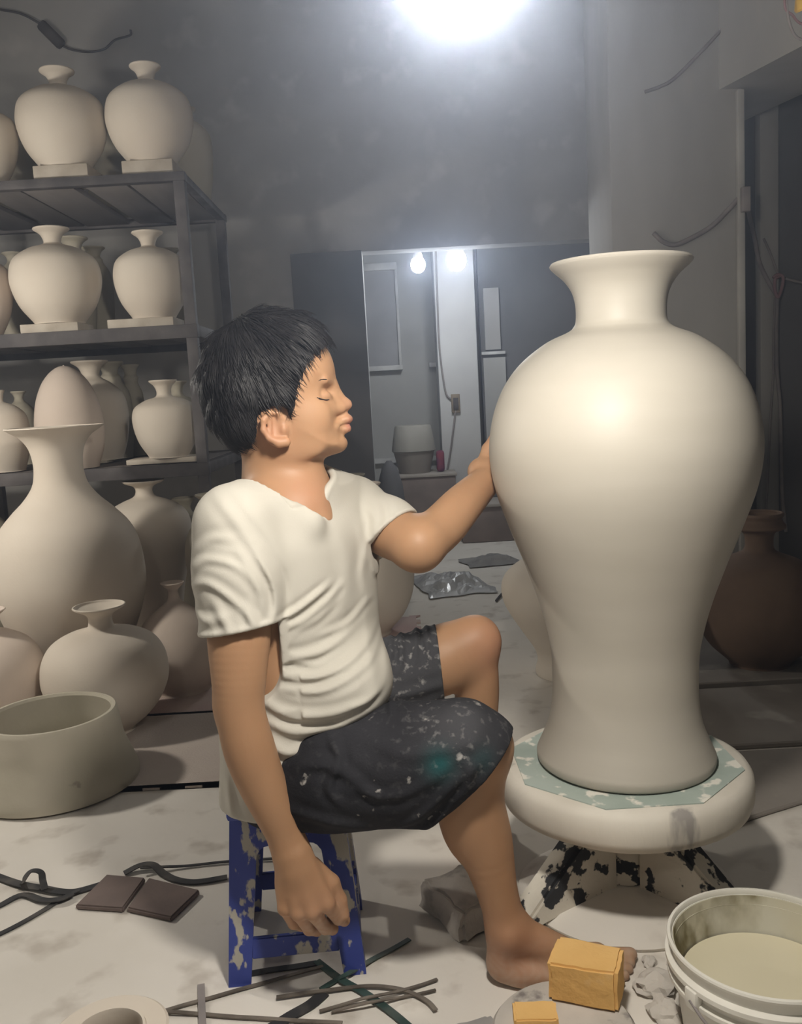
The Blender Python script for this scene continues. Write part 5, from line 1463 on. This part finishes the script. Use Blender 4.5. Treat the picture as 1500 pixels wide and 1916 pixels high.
Xs, Ys, Zs = SH.xyz((slice(None),) * 3)
near_half = Ys < 1.575
hn = halfspace(SH, (A(948, 1386, 1.40) + A(820, 1510, 1.44)) / 2, (0.72, -0.05, -0.69))
hf = halfspace(SH, A(823, 1240, 1.735), (1.0, 0.0, 0.06))
SH.D = np.maximum(SH.D, np.where(near_half, hn, hf)).astype(np.float32)
SH.chain([A(860, 1450, 1.432), A(890, 1450, 1.43), A(896, 1500, 1.43)], [0.056, 0.059, 0.060], 0.004, '-')
SH.plane((0, 0, 0.3085), (0, 0, -1))
# hem bands
shorts_part = SH.mesh()

# ---- assemble --------------------------------------------------------------
man = empty('person', (0, 0, 0))
tag(man, 'man in cream T-shirt and black shorts seated on the stool, one hand on the vase', 'person')
def bump_(P_, c, r): return np.exp(-(((P_ - c) ** 2).sum(1)) / r ** 2)
from mathutils import noise as mnoise
def skin_tint(P_):
    T = np.zeros((len(P_), 4)); T[:, 3] = 1
    red = 0.32 * bump_(P_, hp(515, 805, -0.08), .03) + 0.35 * bump_(P_, hp(652, 760), .016) + .45 * bump_(P_, KN_F + [.03, -.02, .0], .05) + .25 * bump_(P_, A(590, 1700, yb), .05) + .35 * bump_(P_, A(960, 1790, 1.40), .06) + 0.25 * bump_(P_, A(575, 930, 1.49), .05)
    T[:, 1] = np.clip(red, 0, 1)
    lip = bump_(P_ * [1, .5, 1], hp(655, 787) * [1, .5, 1], .0075) + bump_(P_ * [1, .5, 1], hp(652, 800) * [1, .5, 1], .0075)
    T[:, 2] = np.clip(lip * 0.85, 0, 1)
    # dried clay: on the knuckles, foot and lower shin
    dust = 0.55 * bump_(P_, A(600, 1725, yb), .035) + 0.5 * np.clip((0.10 - P_[:, 2]) / 0.10, 0, 1) * (P_[:, 1] < 1.6)
    sp_ = (np.sin(P_[:, 0] * 210 + 3 * np.sin(P_[:, 2] * 130)) * np.sin(P_[:, 2] * 240 + 2 * np.sin(P_[:, 0] * 160)) * .5 + .5)
    T[:, 0] = np.clip(dust * (0.35 + 0.65 * sp_), 0, 0.8)
    return T
body = vmesh('body', [head_part, trunk_part, near_arm, far_arm, near_leg, far_leg], M_SKIN, man, 2, skin_tint)
vmesh('t_shirt', [shirt_part], M_SHIRT, man, 2)
def short_tint(P_):
    T = np.zeros((len(P_), 4)); T[:, 3] = 1
    T[:, 0] = np.clip((P_[:, 1] - 1.56) / 0.05, 0, 1) * 0.45 + 0.5 * bump_(P_, A(860, 1350, 1.36), .06)          # dusty far leg, worn knee
    T[:, 1] = np.clip(0.9 * bump_(P_, A(822, 1428, 1.345), .022) + 0.7 * bump_(P_, A(895, 1418, 1.36), .018), 0, 0.9)
    T[:, 2] = 0.30 * bump_(P_, A(860, 1360, 1.36), .08) + 0.9 * np.clip((P_[:, 1] - 1.56) / 0.05, 0, 1) + 0.04
    T[:, 2] = np.clip(T[:, 2], 0, 0.6)
    return T
vmesh('shorts', [shorts_part], M_SHORTS, man, 2, short_tint)
hair = vmesh('hair', [hair_part], M_HAIR, man, 1)
# hair strands: tapered tufts combed from the whorl, as one sub-part
def hair_strands():
    me = hair.data
    n = len(me.vertices)
    co = np.empty(n * 3, np.float32); me.vertices.foreach_get('co', co); co = co.reshape(-1, 3)
    no = np.empty(n * 3, np.float32); me.vertices.foreach_get('normal', no); no = no.reshape(-1, 3)
    # keep what lies inside the hairline
    i_ = np.clip(((co[:, 0] - HF.lo[0]) / HF.h).astype(int), 0, HF.n[0] - 1); k_ = np.clip(((co[:, 2] - HF.lo[2]) / HF.h).astype(int), 0, HF.n[2] - 1)
    ins = hsd[i_, k_]
    idx = np.where((ins > -0.001) & (tt[i_, k_] > 0.25))[0]
    idx = rng.choice(idx, 5200, replace=True)
    p = co[idx]; nn = no[idx]
    w = whorl.copy()
    w3 = np.array([w[0], YH, w[2] + 0.03])
    d = p - w3; d /= np.linalg.norm(d, axis=1)[:, None] + 1e-9
    fr = np.clip((p[:, 0] - w[0]) / 0.12, 0, 1)
    d = d + np.stack([0.35 + 0 * fr, -0.05 * np.sign(p[:, 1] - YH), -0.55 + 0.25 * fr], 1) + rng.normal(0, 0.13, d.shape)
    d -= nn * (d * nn).sum(1)[:, None]
    d /= np.linalg.norm(d, axis=1)[:, None] + 1e-9
    L_ = rng.uniform(0.018, 0.040, len(p)); L_ *= np.clip(0.35 + hsd[i_[idx], k_[idx]] / 0.03, 0.22, 1)
    side = np.cross(d, nn)
    V = []; Fc = []
    wd = rng.uniform(0.0006, 0.0012, len(p))
    lift = rng.uniform(0.0008, 0.0030, len(p))
    seg = 4
    rows_ = []
    for s in range(seg + 1):
        t = s / seg
        c = p + d * (L_ * t)[:, None] + nn * (lift * math.sin(t * PI * 0.85) - L_ * L_ * t * t * 5.0 * 0.55 + 0.0004)[:, None]
        hw_ = wd * (1 - t) ** 0.6 + 0.0001
        rows_.append(c - side * hw_[:, None]); rows_.append(c + nn * (hw_ * 0.9)[:, None]); rows_.append(c + side * hw_[:, None])
    R_ = np.stack(rows_, 1)              # n, 3*(seg+1), 3
    m = R_.shape[1]
    base = (np.arange(len(p)) * m)[:, None]
    f_ = []
    for s in range(seg):
        for a in range(2):
            f_.append(np.stack([3 * s + a, 3 * s + a + 1, 3 * s + a + 4, 3 * s + a + 3]))
    f_ = np.array(f_)
    F_ = (base[:, :, None] + f_[None]).reshape(-1, 4)
    P_ = R_.reshape(-1, 3).astype(np.float32)
    me2 = bpy.data.meshes.new('strands')
    me2.vertices.add(len(P_)); me2.vertices.foreach_set('co', P_.ravel())
    F_ = F_.astype(np.int32)
    me2.loops.add(F_.size); me2.loops.foreach_set('vertex_index', F_.ravel())
    me2.polygons.add(len(F_)); me2.polygons.foreach_set('loop_start', np.arange(0, F_.size, 4, dtype=np.int32)); me2.polygons.foreach_set('loop_total', np.full(len(F_), 4, np.int32))
    me2.update(calc_edges=True)
    me2.polygons.foreach_set('use_smooth', np.ones(len(F_), bool))
    me2.materials.append(M_HAIR)
    o = bpy.data.objects.new('strands', me2); o['kind'] = 'stuff'
    link(o, hair)
hair_strands()
# lashes / lid line and eyebrow of both eyes
def on_face(px, py, sgn, out=0.0):
    x, _, z = hp(px, py)
    i_ = int(round((x - HF.lo[0]) / HF.h)); k_ = int(round((z - HF.lo[2]) / HF.h))
    col = HF.D[i_, :, k_]
    js = np.where(col < 0)[0]
    y = HF.ax[1][js[0] if sgn < 0 else js[-1]]
    return np.array([x, float(y) + sgn * out, z])
for sgn in (-1, 1):
    tube('eyelashes', [on_face(599, 743, sgn, .0018), on_face(604, 745.5, sgn, .0022), on_face(610, 747.5, sgn, .0024), on_face(615, 748, sgn, .0022), on_face(619, 747, sgn, .0020)], [0.0005] * 4 + [0.0011] * 17 + [.0007] * 4, M_HAIR, man, 6, 6)
    tube('eyelid_crease', [on_face(600, 737, sgn, -.0001), on_face(607, 736, sgn, -.0001), on_face(614, 738, sgn, -.0001)], 0.0005, M_SKIN, man, 6, 6)
    for w_, a_ in ((0.0011, 0),):
        tube('eyebrow', [on_face(598, 714.5, sgn, .0006), on_face(606, 711, sgn, 0.0012), on_face(614, 711, sgn, 0.0012), on_face(621, 713, sgn, 0.0010)], [0.0003] * 4 + [w_ * 0.75] * 12 + [0.0006] * 3, M_HAIR, man, 6, 6)
# drawstring tips at the waist
o = tube('drawstring', [tuple(A(716, 1308, 1.52)), tuple(A(722, 1318, 1.50)), tuple(A(730, 1328, 1.49)), tuple(A(742, 1330, 1.485))], 0.0035, M_SHIRT, man, 6, 6)
